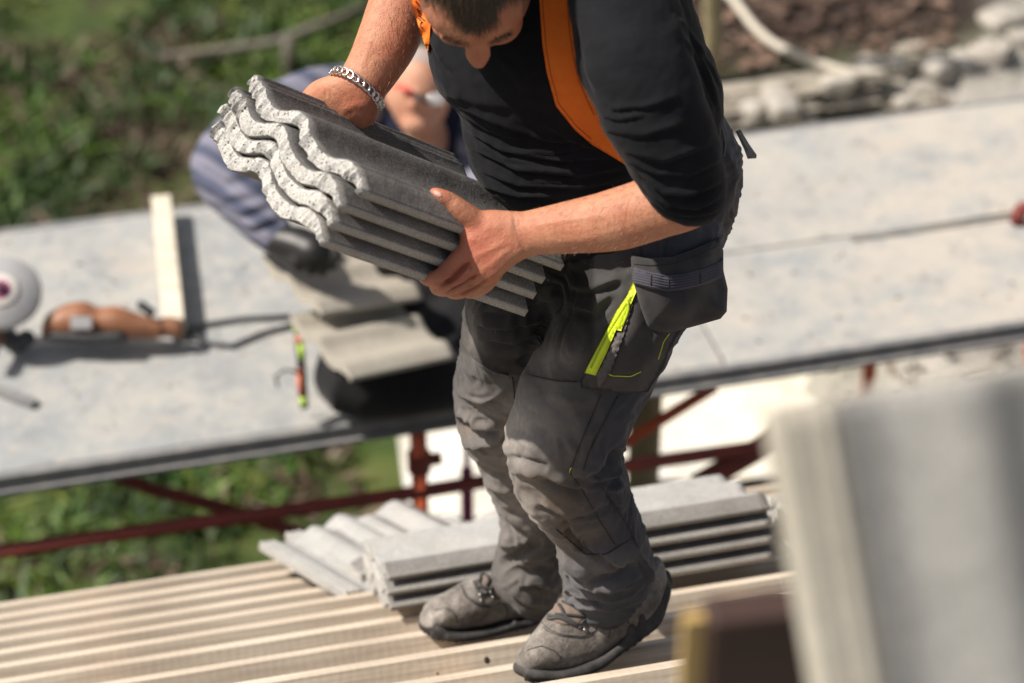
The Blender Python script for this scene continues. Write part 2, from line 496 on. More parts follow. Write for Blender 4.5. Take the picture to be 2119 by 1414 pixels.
def m_wood(name, a, b_, c_, saw=True):
    m, nt, b = mat(name, b_, .75, Specular_IOR_Level=.25)
    n = noise(nt, 90, 5, .65, stretch=(.05, 1, 1), dist=.6)
    c = ramp(nt, n, [(.3, a), (.5, b_), (.68, c_)])
    ring = nd(nt, 'ShaderNodeTexWave', Scale=14.0, Distortion=7.0, Detail=3.0); ring.bands_direction = 'Z'
    tc = nd(nt, 'ShaderNodeTexCoord'); mp = nd(nt, 'ShaderNodeMapping'); mp.inputs['Scale'].default_value = (.12, 1, 1)
    oi = nd(nt, 'ShaderNodeObjectInfo'); va = nd(nt, 'ShaderNodeVectorMath', operation='SCALE'); 
    cb = nd(nt, 'ShaderNodeCombineXYZ'); 
    for i in range(3): nt.links.new(oi.outputs['Random'], cb.inputs[i])
    nt.links.new(cb.outputs[0], va.inputs[0]); va.inputs['Scale'].default_value = 9.0
    ad = nd(nt, 'ShaderNodeVectorMath', operation='ADD'); nt.links.new(tc.outputs['Object'], ad.inputs[0]); nt.links.new(va.outputs[0], ad.inputs[1])
    nt.links.new(ad.outputs[0], mp.inputs[0]); nt.links.new(mp.outputs[0], ring.inputs['Vector'])
    c = mix(nt, ramp(nt, ring.outputs['Fac'], [(.55, 0), (.95, .35)]), c, tuple(x * .72 for x in a))
    st = nd(nt, 'ShaderNodeTexNoise', Scale=2.2, Detail=4.0); nt.links.new(ad.outputs[0], st.inputs['Vector'])
    c = mix(nt, ramp(nt, st.outputs['Fac'], [(.5, 0), (.75, .5)]), c, (.36, .29, .23))
    kn = nd(nt, 'ShaderNodeTexVoronoi', Scale=2.6); 
    mk = nd(nt, 'ShaderNodeMapping'); mk.inputs['Scale'].default_value = (1, 3, 3); nt.links.new(ad.outputs[0], mk.inputs[0]); nt.links.new(mk.outputs[0], kn.inputs['Vector'])
    c = mix(nt, ramp(nt, kn.outputs['Distance'], [(.03, .85), (.055, 0)]), c, (.06, .035, .022))
    sw = nd(nt, 'ShaderNodeTexWave', Scale=17.0, Distortion=5.0, Detail=4.0); sw.bands_direction = 'X'; nt.links.new(ad.outputs[0], sw.inputs['Vector'])
    if saw: c = mix(nt, mul(nt, ramp(nt, sw.outputs['Fac'], [(.6, 0), (.95, .13)]), ramp(nt, st.outputs['Fac'], [(.42, .1), (.6, 1)])), c, tuple(x * .78 for x in a))
    nt.links.new(c, b.inputs['Base Color'])
    p = None
    if saw:
        w = nd(nt, 'ShaderNodeTexWave', Scale=17.0, Distortion=5.0, Detail=4.0); w.bands_direction = 'X'
        nt.links.new(ad.outputs[0], w.inputs['Vector']); p = bump(nt, b, w.outputs['Fac'], .2, .0008)
    bump(nt, b, noise(nt, 300, 3, .7, stretch=(.2, 1, 1)), .5, .001, p)
    return m
M_batten = m_wood('sawn_pine', (.55, .455, .355), (.66, .565, .455), (.74, .655, .545))
M_plank = m_wood('planed_pine', (.66, .60, .48), (.74, .68, .56), (.8, .74, .62), False)
M_rafter = m_wood('dark_pine', (.30, .2, .12), (.4, .28, .18), (.45, .33, .22))
def m_simple(name, a, b_, sc=20, rough=.7, **k):
    m, nt, b = mat(name, a, rough, **k)
    nt.links.new(mix(nt, ramp(nt, noise(nt, sc, 6, .7), [(.35, 0), (.68, 1)]), a, b_), b.inputs['Base Color'])
    bump(nt, b, noise(nt, sc * 6, 4, .7), .4, .002); return m
M_red = m_simple('rust_red_paint', (.22, .035, .026), (.14, .03, .022), 18, .6)
M_redor = m_simple('orange_red_paint', (.62, .12, .04), (.45, .08, .03), 14, .6)
M_edge = m_simple('galvanised_edge', (.16, .17, .18), (.28, .27, .26), 16, .6)
def m_deck():
    m, nt, b = mat('dusty_platform', (.4, .4, .4), .9)
    c = ramp(nt, noise(nt, 3.4, 9, .78), [(.3, (.22, .243, .265)), (.5, (.33, .348, .355)), (.68, (.47, .445, .40))])
    tcx = nd(nt, 'ShaderNodeTexCoord'); sx = nd(nt, 'ShaderNodeSeparateXYZ'); nt.links.new(tcx.outputs['Object'], sx.inputs[0])
    wm = mul(nt, ramp(nt, mul(nt, sx.outputs[0], .25), [(.02, .15), (.35, 1)]), ramp(nt, noise(nt, 5, 8, .75), [(.36, 0), (.58, .85)]))
    c = mix(nt, wm, c, (.50, .455, .395))
    c = mix(nt, ramp(nt, noise(nt, 18, 6, .7), [(.50, 0), (.64, 0.35)]), c, (.54, .485, .42))
    c = mix(nt, ramp(nt, noise(nt, 9, 7, .75), [(.33, .45), (.45, 0)]), c, (.19, .185, .20))
    c = mix(nt, ramp(nt, noise(nt, 3.1, 3, .6), [(.62, 0), (.70, .22)]), c, (.46, .37, .29))
    nt.links.new(c, b.inputs['Base Color']); bump(nt, b, noise(nt, 60, 5, .7), .5, .004); return m
M_deck = m_deck()
M_underlay = m_simple('roof_underlay', (.10, .095, .09), (.16, .15, .14), 6)
M_rock = m_simple('pale_rock', (.50, .47, .42), (.30, .27, .23), 9)
M_white = m_simple('white_sheet', (.78, .77, .73), (.72, .66, .52), 2.2)
M_yellow = mat('yellow_plastic', (.50, .34, .13), .5)[0]
M_brown = m_simple('brown_steel', (.045, .022, .018), (.06, .03, .024), 10)
M_olive = m_simple('old_timber_post', (.34, .29, .17), (.22, .18, .10), 12)
M_hose = mat('pale_hose', (.60, .55, .46), .5)[0]
M_wire = mat('fence_wire', (.30, .28, .26), .5)[0]
M_grinder = m_simple('orange_brown_plastic', (.33, .14, .065), (.16, .08, .05), 8, .5)
M_disc = m_simple('grey_guard', (.42, .42, .43), (.36, .36, .37), 8, .4)
M_sleeve2 = None
def m_plaid():
    m, nt, b = mat('blue_plaid_sleeve', (.15, .17, .27), .85)
    w = nd(nt, 'ShaderNodeTexWave', Scale=5.0, Distortion=2.0); w.bands_direction = 'DIAGONAL'
    tc = nd(nt, 'ShaderNodeTexCoord'); nt.links.new(tc.outputs['Object'], w.inputs['Vector'])
    c = mix(nt, ramp(nt, w.outputs['Fac'], [(.3, 0), (.6, 1)]), (.065, .075, .125), (.19, .19, .25)); nt.links.new(c, b.inputs['Base Color']); return m
M_sleeve2 = m_plaid()
M_pinkcap = m_simple('greyish_cap', (.42, .34, .30), (.36, .29, .26), 12)
M_redplastic = mat('red_plastic', (.75, .10, .08), .4)[0]
M_lime = mat('lime_trim', (.45, .70, .05), .5)[0]
M_coral = mat('coral_trim', (.75, .22, .12), .5)[0]
M_magenta = mat('magenta_plastic', (.35, .05, .16), .5)[0]
M_dark = mat('dark_cable', (.05, .055, .06), .5)[0]
M_glass = mat('lens_plastic', (.75, .75, .75), .08, Transmission_Weight=.6)[0]
def m_ground():
    m, nt, b = mat('meadow_soil', (.1, .1, .05), .95)
    g = ramp(nt, noise(nt, 2.3, 6, .7), [(.3, (.022, .045, .008)), (.5, (.055, .09, .015)), (.7, (.11, .125, .03))])
    s = ramp(nt, noise(nt, 3.5, 6, .7), [(.3, (.018, .011, .008)), (.6, (.045, .028, .020)), (.75, (.10, .07, .052))])
    p = ramp(nt, noise(nt, 2.5, 6, .7), [(.3, (.36, .34, .31)), (.7, (.58, .55, .5))])
    c = mix(nt, ramp(nt, noise(nt, .75, 5, .65), [(.53, 0), (.62, .8)]), g, s)
    c = mix(nt, at(nt, 'soil'), c, s); c = mix(nt, at(nt, 'pale'), c, p)
    nt.links.new(c, b.inputs['Base Color']); bump(nt, b, noise(nt, 12, 6, .7), .8, .05); return m
M_ground = m_ground()
def m_leaf(n, a, b_):
    m, nt, b = mat(n, a, .6)
    nt.links.new(mix(nt, ramp(nt, noise(nt, 1.8, 5, .7), [(.35, 0), (.62, 1)]), a, b_), b.inputs['Base Color']); return m
M_leafA = m_leaf('grass_green', (.030, .100, .007), (.105, .18, .016)); M_leafB = m_leaf('grass_dark', (.015, .042, .006), (.04, .075, .013)); M_leafC = m_leaf('grass_yellow', (.16, .19, .03), (.10, .14, .025))
M_dry = m_leaf('dry_stalks', (.20, .14, .095), (.07, .045, .03))

M_cream_rock = m_simple('cream_rubble', (.40, .36, .30), (.30, .27, .22), 5)

M_armhair = m_hair('fair_arm_hair', (.26, .13, .065))

M_tile_strip = m_conc('tile_lower_edge', (.42, .40, .37), (.52, .50, .46), (.60, .58, .54), False, warm=(.45, .4, .36))

M_branch = m_simple('grey_bark', (.16, .14, .115), (.09, .08, .065), 14)

M_knot = mat('wood_knot', (.07, .04, .025), .7)[0]

M_stitch = mat('dark_orange_thread', (.45, .09, .01), .7)[0]

M_litter = m_leaf('dead_leaves', (.26, .17, .125), (.09, .055, .04))
# ------------------------------------------------------------------ roof geometry
TH = R(13.6); SL = R(31)
E = Vector((math.cos(TH), math.sin(TH), 0))                       # along the eave
SV = Vector((-math.sin(TH) * math.cos(SL), math.cos(TH) * math.cos(SL), -math.sin(SL)))  # down the slope
RN = E.cross(SV).normalized()
if RN.z < 0: RN = -RN
RA = P(1170, 1385, 4.27)                                          # a point under the near boot
def roof(x, y, lift=0.0): return on_plane(x, y, RA + RN * lift, RN)
def frame_mat(o, x, y, z):
    m = Matrix((x, y, z)).transposed().to_4x4(); m.translation = o; return m

# ------------------------------------------------------------------ ground
PLZ = 2.33                                                        # top of the platform
def bank(x, y):
    a = sstep(-.3, .9, x + .1 * np.sin(y * 2)); b = sstep(8.5, 8.75, y - .24 * x)
    return np.maximum(a * b * (1.35 + .16 * np.clip(y - 9, 0, 40)), 1.3 * sstep(1.25, 1.7, x) * sstep(6.4, 8.8, y))
def make_ground():
    def axis(a, b, n, far):
        c = np.linspace(a, b, n); o = np.array([far * k ** 2 for k in np.linspace(.15, 1, 8)])
        return np.concatenate([a - o[::-1], c, b + o])
    X = axis(-9, 9, 130, 180); Y = axis(-2, 22, 150, 200)
    gx, gy = np.meshgrid(X, Y); x, y = gx.ravel(), gy.ravel()
    p = np.stack([x, y, x * 0], 1)
    z = bank(x, y) + .06 * vnoise(p, 1.3) + .03 * vnoise(p, 4, 2)
    far = np.hypot(x, y) > 30; z = np.where(far, bank(x, y) * 0 + np.minimum(z, 2), z)
    nx = len(X); F = [(j * nx + i, j * nx + i + 1, (j + 1) * nx + i + 1, (j + 1) * nx + i) for j in range(len(Y) - 1) for i in range(nx - 1)]
    o = mesh_obj('ground', np.stack([x, y, z], 1), F, M_ground, None, True)
    n = vnoise(p, .9, 5)
    attr(o.data, 'soil', sstep(-1.3, .1, x + .9 * n) * sstep(8.7, 9.2, y - .2 * x))
    attr(o.data, 'pale', np.maximum(np.maximum(sstep(1.75, 2.2, x - .35 * (y - 9) + .3 * n) * sstep(8.3, 8.6, y - .24 * x), sstep(1.2, 1.6, x) * (1 - sstep(8.62, 8.85, y - .24 * x + .15 * n)), sstep(.2, .6, x) * (1 - sstep(8.78, 8.9, y - .24 * x + .1 * n)) * sstep(8.4, 8.6, y - .24 * x)), sstep(.15, .6, x + .3 * n) * (1 - sstep(8.6, 9.0, y - .24 * x)) * .8))
    tag(o, kind='structure'); return o
make_ground()

def make_grass():
    soups = []
    for name, mt, cnt, sd in (('grass', M_leafA, 46000, 1), ('dark_grass', M_leafB, 24000, 2), ('dry_grass', M_leafC, 16000, 3), ('dry_stalks', M_dry, 20000, 4)):
        r = np.random.default_rng(sd)
        n = cnt
        x = r.uniform(-6, 2.0, n * 3); y = r.uniform(5.2, 19, n * 3)
        p = np.stack([x, y, x * 0], 1); dn = vnoise(p, 1.1, sd) + .5 * vnoise(p, 3.1, sd + 9)
        edge = x + .5 * vnoise(p, 1.0, 77) < (-.7 if name != 'dry_stalks' else 3.8)
        keep = (dn > -.05 if name in ('grass', 'dark_grass') else dn > .1) & edge
        x, y = x[keep][:n], y[keep][:n]; n = len(x)
        z = bank(x, y)
        h = r.uniform(.02, .10, n) * (1.2 if name == 'dark_grass' else 1); w = h * r.uniform(.08, .32, n)
        a = r.uniform(0, 6.28, n); lx = r.normal(0, .09, n); ly = r.normal(0, .09, n)
        V = np.empty((n, 4, 3))
        V[:, 0] = np.stack([x - w * np.cos(a), y - w * np.sin(a), z + h * .3], 1)
        V[:, 1] = np.stack([x, y, z - .02], 1)
        V[:, 2] = np.stack([x + w * np.cos(a), y + w * np.sin(a), z + h * .35], 1)
        V[:, 3] = np.stack([x + lx, y + ly, z + h], 1)
        me = bpy.data.meshes.new(name); me.from_pydata(V.reshape(-1, 3).tolist(), [], [(4 * i, 4 * i + 1, 4 * i + 2, 4 * i + 3) for i in range(n)])
        o = finish(name, me, mt); tag(o, kind='stuff')
make_grass()
def make_litter():
    r = np.random.default_rng(21); n = 9000; x = r.uniform(.2, 4.5, n); y = r.uniform(8.75, 13.5, n) + .24 * x
    p = np.stack([x, y, x * 0], 1); k = vnoise(p, 2.2, 4) > -.25; x, y = x[k], y[k]; n = len(x); z = bank(x, y) + .06 * vnoise(p[k], 1.3) + .03 * vnoise(p[k], 4, 2)
    V = np.empty((n, 4, 3)); a = r.uniform(0, 6.28, n); s_ = r.uniform(.012, .05, n)
    for i in range(4):
        an = a + i * 1.571; V[:, i] = np.stack([x + s_ * np.cos(an) * (1 if i % 2 else .55), y + s_ * np.sin(an) * (1 if i % 2 else .55), z + .012 + s_ * r.uniform(0, .7, n)], 1)
    me = bpy.data.meshes.new('dead_leaves'); me.from_pydata(V.reshape(-1, 3).tolist(), [], [(4 * i, 4 * i + 1, 4 * i + 2, 4 * i + 3) for i in range(n)])
    tag(finish('dead_leaves', me, M_litter), kind='stuff')
make_litter()

# ------------------------------------------------------------------ scaffold
PN = Vector((-math.sin(R(14.2)), math.cos(R(14.2)), 0)); PE = Vector((math.cos(R(14.2)), math.sin(R(14.2)), 0))
def pl(x, y, z=PLZ): return on_z(x, y, z)
f0 = pl(0, 978); b0 = pl(300, 442)
yf = f0.dot(PN); yb = b0.dot(PN)
scaffold = tag(empty('scaffold', PE * 0 + PN * yf), 'rust red tube scaffold carrying a dusty grey plank platform behind the roof', 'scaffold')
rows = [yf, pl(560, 655).dot(PN), yb]
for r_ in range(2):
    cuts = [-6.0, -2.9, -.45 + .4 * r_, 2.0 - .3 * r_, 4.6, 7.5]
    for i in range(len(cuts) - 1):
        s = Soup(); x0, x1 = cuts[i] + .004, cuts[i + 1] - .004; y0, y1 = rows[r_] + .0015, rows[r_ + 1] - .0015
        tz = -.003 * ((i + r_) % 2)
        c = PE * (x0 + x1) / 2 + PN * (y0 + y1) / 2 + Vector((0, 0, PLZ - .022 + tz))
        s.box(c, PE * (x1 - x0) / 2, PN * (y1 - y0) / 2, Vector((0, 0, .022)))
        o = s.build('platform_board', M_deck, scaffold); m = o.modifiers.new('b', 'BEVEL'); m.width = .006; m.segments = 2
s = Soup(); s.box(PE * .8 + PN * (yf - .012) + Vector((0, 0, PLZ - .026)), PE * 6.6, PN * .012, Vector((0, 0, .024)))
s.box(PE * .8 + PN * (yf - .028) + Vector((0, 0, PLZ - .044)), PE * 6.6, PN * .016, Vector((0, 0, .006)))
s.build('edge_beam', M_edge, scaffold)
s = Soup(); s.box(PE * .8 + PN * (yb + .014) + Vector((0, 0, PLZ - .035)), PE * 6.6, PN * .012, Vector((0, 0, .03)))
s.build('edge_beam', M_edge, scaffold)
def tube_part(name, pts, r, m, par):
    s = Soup(); s.tube(pts, r, 14); return s.build(name, m, par, True)
# posts, rails and braces under the platform
y_in = yf - .05
def vp(x, y): return on_plane(x, y, PN * y_in, PN)
pA = vp(868, 985)
for q, rr in ((pA, M_redor), (vp(2125, 800) , M_redor), (vp(-330, 1100), M_redor)):
    b_ = Vector((q.x, q.y, -.02)); t_ = Vector((q.x, q.y, PLZ - .05)); tube_part('post', [b_, t_], .024, rr, scaffold)
    c_ = Vector((q.x, q.y, vp(868, 955).z - (0 if q is pA else .12)))
    s = Soup(); s.tube([c_ - Vector((0, 0, .03)), c_ + Vector((0, 0, .03))], .034, 14); s.box(c_ + PE * .045, PE * .02, PN * .012, Vector((0, 0, .014)))
    s.build('coupler', M_red, scaffold)
for q in (pA, vp(2125, 800), vp(-330, 1100)):
    w = q + PN * (yb - yf - .1)
    if abs(q.x - pA.x) < .01: continue
    tube_part('post', [Vector((w.x, w.y, -.02 + float(bank(np.array([w.x]), np.array([w.y]))[0]))), Vector((w.x, w.y, PLZ - .05))], .024, M_redor, scaffold)
y_rail = yf - .06
def rp(x, y): return on_plane(x, y, PN * y_rail, PN)
tube_part('rail', [rp(-250, 1178), rp(300, 1098), rp(870, 1018), rp(1150, 972)], .021, M_red, scaffold)
tube_part('rail', [rp(1150, 985), rp(1550, 928), rp(2300, 810)], .021, M_red, scaffold)
vb = lambda x, y: on_plane(x, y, PN * (yf + .03), PN)
tube_part('brace', [vb(225, 978), vb(310, 1012), vb(450, 1048), vb(600, 1098), vb(700, 1135)], .019, M_red, scaffold)
tube_part('brace', [vb(1180, 985), vb(1290, 918), vb(1480, 800)], .018, M_redor, scaffold)
tube_part('brace', [vp(1440, 1005), vp(1620, 900)], .035, M_red, scaffold)
for x in (120, 700, 1250, 1750):
    a = vp(x, 960 - .145 * x); w0 = PE * a.dot(PE) + PN * (yf + .02) + Vector((0, 0, PLZ - .075)); w1 = PE * a.dot(PE) + PN * (yb - .02) + Vector((0, 0, PLZ - .075))
    s = Soup(); s.box((w0 + w1) / 2, PE * .02, (w1 - w0) / 2, Vector((0, 0, .03))); s.build('cross_beam', M_edge, scaffold)
# pale board lying across the platform
def plank():
    a, b = pl(335, 425, PLZ + .04), pl(362, 684, PLZ + .04); L = b - a; w = L.cross(Vector((0, 0, 1))).normalized() * .031
    a2, b2 = a + Vector((0, 0, .012)), b + Vector((0, 0, .012))
    s = Soup(); s.box((a2 + b2) / 2 , (b2 - a2) / 2, w, Vector((0, 0, .027)))
    o = s.build('timber_offcut', M_plank); m = o.modifiers.new('b', 'BEVEL'); m.width = .003
    tag(o, 'short pale planed timber lying across the platform beside the grinder', 'timber')
plank()
o = Soup(); a, b = pl(-40, 795, PLZ + .008), pl(72, 838, PLZ + .008)
o.box((a + b) / 2, (b - a) / 2, (b - a).normalized().cross(Vector((0, 0, 1))) * .016, Vector((0, 0, .010)))
tag(o.build('metal_offcut', M_edge), 'small grey metal strip lying on the platform at the left edge', 'metal strip')
# debris crumbs on the platform
s = Soup(); r = np.random.default_rng(5)
for k in range(700):
    u = r.uniform(-2.4, 3.2); v = r.uniform(yf + .03, yb - .03); h = r.uniform(.0010, .0038)
    c = PE * u + PN * v + Vector((0, 0, PLZ + h * .5)); a = r.uniform(0, 6.28)
    ax = Vector((math.cos(a), math.sin(a), .2)) * h * r.uniform(.8, 2.6); ay = Vector((-math.sin(a), math.cos(a), 0)) * h * r.uniform(.6, 1.4)
    s.box(c, ax, ay, Vector((0, 0, h * .6)))
tag(s.build('stone_crumbs', M_cream_rock), kind='stuff')
# thin rod lying along the right part
tag(tube_part('thin_rod', [pl(1760, 492, PLZ + .01), pl(2140, 436, PLZ + .012)], .006, M_edge, None), 'thin grey rod lying on the dusty platform at the right', 'rod')
s = Soup(); s.tube([pl(2104, 462, PLZ + .0), pl(2112, 432, PLZ + .05)], .022, 12); s.tube([pl(2112, 432, PLZ + .05), pl(2150, 425, PLZ + .05)], .02, 12)
tag(s.build('rusty_clamp', M_red, None, True), 'rusty scaffold clamp on the platform at the right edge of the picture', 'clamp')

# ------------------------------------------------------------------ angle grinder on the platform
g = tag(empty('angle_grinder', pl(160, 700)), 'large orange brown angle grinder with grey guard lying on the platform', 'power tool')
gd = 7.02
s = Soup(); s.pairs([(108, 644, 96, 700, gd, 30), (135, 630, 124, 704, gd, 38), (175, 624, 168, 703, gd, 40), (205, 636, 200, 702, gd, 34), (245, 634, 242, 702, gd, 36), (290, 650, 288, 702, gd, 30), (335, 662, 333, 700, gd, 24)], 20)
s.build('body', M_grinder, g, True)
s = Soup(); s.pairs([(250, 684, 250, 709, gd - .01, 34), (180, 686, 180, 710, gd - .01, 36), (110, 684, 108, 706, gd - .01, 30)], 16); s.build('dark_underside', M_dark, g, True)  # dark strip along the lower side of the body
s = Soup(); s.limb([(292, 632, gd - .03, 10), (312, 646, gd - .03, 10)]); s.build('switch_lock', M_dark, g, True)
s = Soup(); s.pairs([(275, 652, 275, 694, gd, 22), (310, 664, 310, 694, gd, 18), (345, 656, 345, 698, gd, 18), (372, 660, 372, 700, gd, 18)], 16); s.build('rear_handle', M_grinder, g, True)
s = Soup(); s.box(P(168, 668, gd - .062), RIGHT * .030, UP * .018, FWD * .004); s.build('rating_plate', M_disc, g)
c = P(2, 612, gd - .04)
ax = (RIGHT * .9 + UP * .25 ).normalized(); nrm = (UP * .45 - FWD * .9 + RIGHT * .1).normalized(); ax = (ax - nrm * ax.dot(nrm)).normalized(); ay = nrm.cross(ax)
def disc(c, r, h, name, m, par):
    s = Soup(); n = 36
    prof = [(.02 * r, 0), (r * .96, 0), (r, h * .3), (r, h * .7), (r * .96, h), (.02 * r, h)]
    s.rings([[c + nrm * q + (ax * math.cos(2 * math.pi * j / n) + ay * math.sin(2 * math.pi * j / n)) * p for j in range(n)] for p, q in prof]); return s.build(name, m, par, True)
disc(c, .118, .03, 'guard', M_disc, g); disc(c + nrm * .032, .052, .006, 'flange', mat('pale_flange', (.7, .66, .62), .5)[0], g)
disc(c + nrm * .039, .03, .004, 'disc_label', M_magenta, g); disc(c + nrm * .044, .014, .012, 'spindle_nut', M_dark, g)
s = Soup(); s.limb([(10, 690, gd, 22), (30, 712, gd, 20), (55, 700, gd, 18)]); s.build('gear_head', M_dark, g, True)
s = Soup(); s.limb([(0, 690, gd - .02, 12), (-20, 735, gd - .1, 13)]); s.build('side_handle', M_grinder, g, True)
s = Soup(); s.tube([pl(372, 690, PLZ + .03), pl(420, 672, PLZ + .012), pl(500, 660, PLZ + .01), pl(600, 655, PLZ + .01)], .007, 8); 
s.tube([pl(385, 690, PLZ + .015), pl(430, 710, PLZ + .01), pl(480, 716, PLZ + .01), pl(540, 690, PLZ + .01), pl(610, 672, PLZ + .01)], .007, 8)
s.build('cable', M_dark, g, True)

# ------------------------------------------------------------------ behind and below the scaffold
def rock(c, r, seed, label):
    me = bpy.data.meshes.new('rock'); import bmesh
    bm = bmesh.new(); bmesh.ops.create_icosphere(bm, subdivisions=2, radius=1); bm.to_mesh(me); bm.free()
    co = get_co(me); n = vnoise(co, 1.3, seed); co = co * (1 + .3 * n)[:, None]; co = np.sign(co) * np.abs(co) ** .62; co[:, 2] += .35 * co[:, 0] * ((seed % 3) - 1)
    co *= np.array([r, r * .8, r * .62]); set_co(me, co)
    o = finish('rock', me, M_rock); o.location = c; o.rotation_euler = (0, 0, seed)
    return tag(o, label, 'rock', 'pale rocks along the bank')
gz = lambda x, y: float(bank(np.array([x]), np.array([y]))[0])
def on_bank(x, y):
    r_ = ray(x, y); t = 4.0
    while t < 40:
        q = CAM + r_ * t
        if q.z <= gz(q.x, q.y): return q
        t += .02
    return q
rk = [(1560, 215, 40, 'leftmost pale rock of the bank beside the man\'s hip'), (1612, 203, 45, 'rounded pale rock right of the leftmost one on the bank'), (1735, 158, 42, 'pale rock on the bank just under the end of the hose'),
      (1795, 130, 38, 'bright rock standing where the hose meets the bank'), (1850, 128, 30, 'small bright rock right of the hose end'), (1920, 178, 34, 'low rock in front of the pale row in the bank middle'), (1945, 130, 40, 'bright rock in the middle of the upper row on the bank'),
      (1990, 120, 32, 'small rock left of the big heap at upper right'), (2045, 95, 48, 'broad rock in the lower heap at upper right'), (2070, 35, 50, 'large rock high in the upper right corner'), (2112, 70, 42, 'rock at the right edge in the upper heap'),
      (1660, 235, 30, 'yellowish low rock near the dark platform edge'), (1875, 205, 28, 'flat rock close behind the platform on the bank')]
for i, (x, y, r_, lb) in enumerate(rk):
    q = on_bank(x, y + r_ * .5); dd = (q - CAM).dot(FWD); rock(q + Vector((0, 0, r_ * dd / FPX * .2)), r_ * dd / FPX, i + 1, lb)
# rubble on the bank
s = Soup(); r = np.random.default_rng(9)
for k in range(900):
    x = r.uniform(.3, 6.5); x = x * .75; y = 8.62 + .24 * x + r.uniform(0, 1) * (.24 + 1.6 * float(sstep(1.5, 2.1, x))); h = r.uniform(.006, .026)
    c = Vector((x, y, gz(x, y) + h * .3)); a = r.uniform(0, 6.28)
    s.box(c, Vector((math.cos(a), math.sin(a), .3)) * h, Vector((-math.sin(a), math.cos(a), .1)) * h * .8, Vector((.1, 0, h * .6)))
tag(s.build('rubble', M_cream_rock), kind='stuff')
s = Soup(); q = [(1500, -20), (1530, 15), (1560, 55), (1600, 90), (1650, 115), (1700, 133), (1760, 150), (1830, 150)]
hd = [7.9, 7.9, 7.9, 7.95, 8.0, 8.05, 8.1, 8.15]
cc, _ = crs([P(x, y, on_bank(x, y).__sub__(CAM).dot(FWD) - .12) for x, y in q], [0] * len(q), 5)
s.tube(cc, .019, 10); tag(s.build('pale_hose', M_hose, None, True), 'pale bent hose hanging over the brown bank at the top', 'hose')
def stem(x, y0, y1, r_, label):
    q = on_bank(x, y0); d_ = (q - CAM).dot(FWD); s = Soup()
    top = q + Vector((.02, 0, 1.5)); pts = [q + (top - q) * k / 6 + Vector((.015 * math.sin(k * 2), 0, 0)) for k in range(7)]
    s.tube([q - Vector((0, 0, .1))] + pts, [r_ * 1.15] + [r_ * (1 - .05 * k) for k in range(7)], 12)
    return tag(s.build('fence_post', M_olive, None, True), label, 'post')
stem(1462, 170, 0, .042, 'mossy olive timber post on the bank behind the man\'s shoulder')
# wire fence over the bank
fe = tag(empty('wire_fence', on_bank(1800, 150)), 'thin slack wire mesh fence in front of the brown bank', 'fence')
s = Soup()
y0f = 10.0
for k in range(-2, 26):
    for sg in (-1, 1):
        a = Vector((.8 + k * .19, y0f + (.8 + k * .19) * .2, 1.35)); b = a + Vector((sg * .95, sg * .19, .95)); s.tube([a, (a + b) / 2 + Vector((0, .02, .01)), b], .0035, 5)
tag(s.build('mesh_wires', M_wire, fe), kind='stuff')
for x in (.6, 3.0, 5.4):
    a = Vector((x, y0f + x * .2, gz(x, y0f + x * .2) - .1)); tube_part('post', [a, a + Vector((0, 0, 1.15))], .018, M_wire, fe)
# left meadow bits
def at_g(x, y, z=0): return on_z(x, y, z)
s = Soup(); a = at_g(602, 172); s.tube([a, a + Vector((0, 0, .26))], .036, 10); tag(s.build('stake', M_branch, None, True), 'pale wooden stake standing in the grass at upper left', 'stake')
s = Soup(); s.tube([at_g(330, 118, .1), at_g(560, 90, .18), at_g(640, 60, .3), at_g(780, 5, .4)], [.016, .026, .024, .02], 8); tag(s.build('fallen_branch', M_branch, None, True), 'grey fallen branch lying across the grass at upper left', 'branch')
# white sheets and post under the platform
def sheet(name, quad, z, label, cat, mt=None):
    a, b, c, d = [on_z(x, y, z) for x, y in quad]; V = []; F = []; n = 22
    for j in range(n + 1):
        for i in range(n + 1):
            u, v = i / n, j / n; p = (a * (1 - u) + b * u) * (1 - v) + (d * (1 - u) + c * u) * v; V.append(p)
    co = np.array(V); co[:, 2] += .07 * vnoise(co, 2.1, 3) + .03 * vnoise(co, 6, 4) + .02
    top = [tuple(p) for p in co]; low = [(p[0], p[1], p[2] - .02) for p in co]; m = n + 1
    for j in range(n):
        for i in range(n): q = (j * m + i, j * m + i + 1, (j + 1) * m + i + 1, (j + 1) * m + i); F.append(q[::-1]); F.append(tuple(k + m * m for k in q))
    o = mesh_obj(name, top + low, F, mt or M_white, None, True); return tag(o, label, cat)
sheet('white_sheet', [(1240, 790), (1700, 770), (1760, 990), (1240, 1010)], .10, 'bright white sheeting spread on the ground below the platform right of the legs', 'tarpaulin')
sheet('white_sheet', [(815, 850), (1090, 830), (1090, 1090), (850, 1090)], .12, 'bright white sheeting seen between the orange post and the far leg', 'tarpaulin')
s = Soup(); a = on_z(1332, 1040, .1); a = P(1330, 1010, 7.6); s.tube([Vector((a.x, a.y, 0)), Vector((a.x, a.y, PLZ - .05))], .05, 14)
tag(s.build('timber_prop', M_olive, None, True), 'round olive timber prop under the platform right of the knee', 'post')
s = Soup(); a = P(966, 945, 7.3); s.tube([a - UP * .05, a + UP * .06], .010, 8); s.tube([Vector((a.x, a.y, 0)), a - UP * .04], .02, 8)
tag(s.build('magenta_tool_handle', M_magenta, None, True), 'magenta handled tool standing behind the far leg', 'tool')

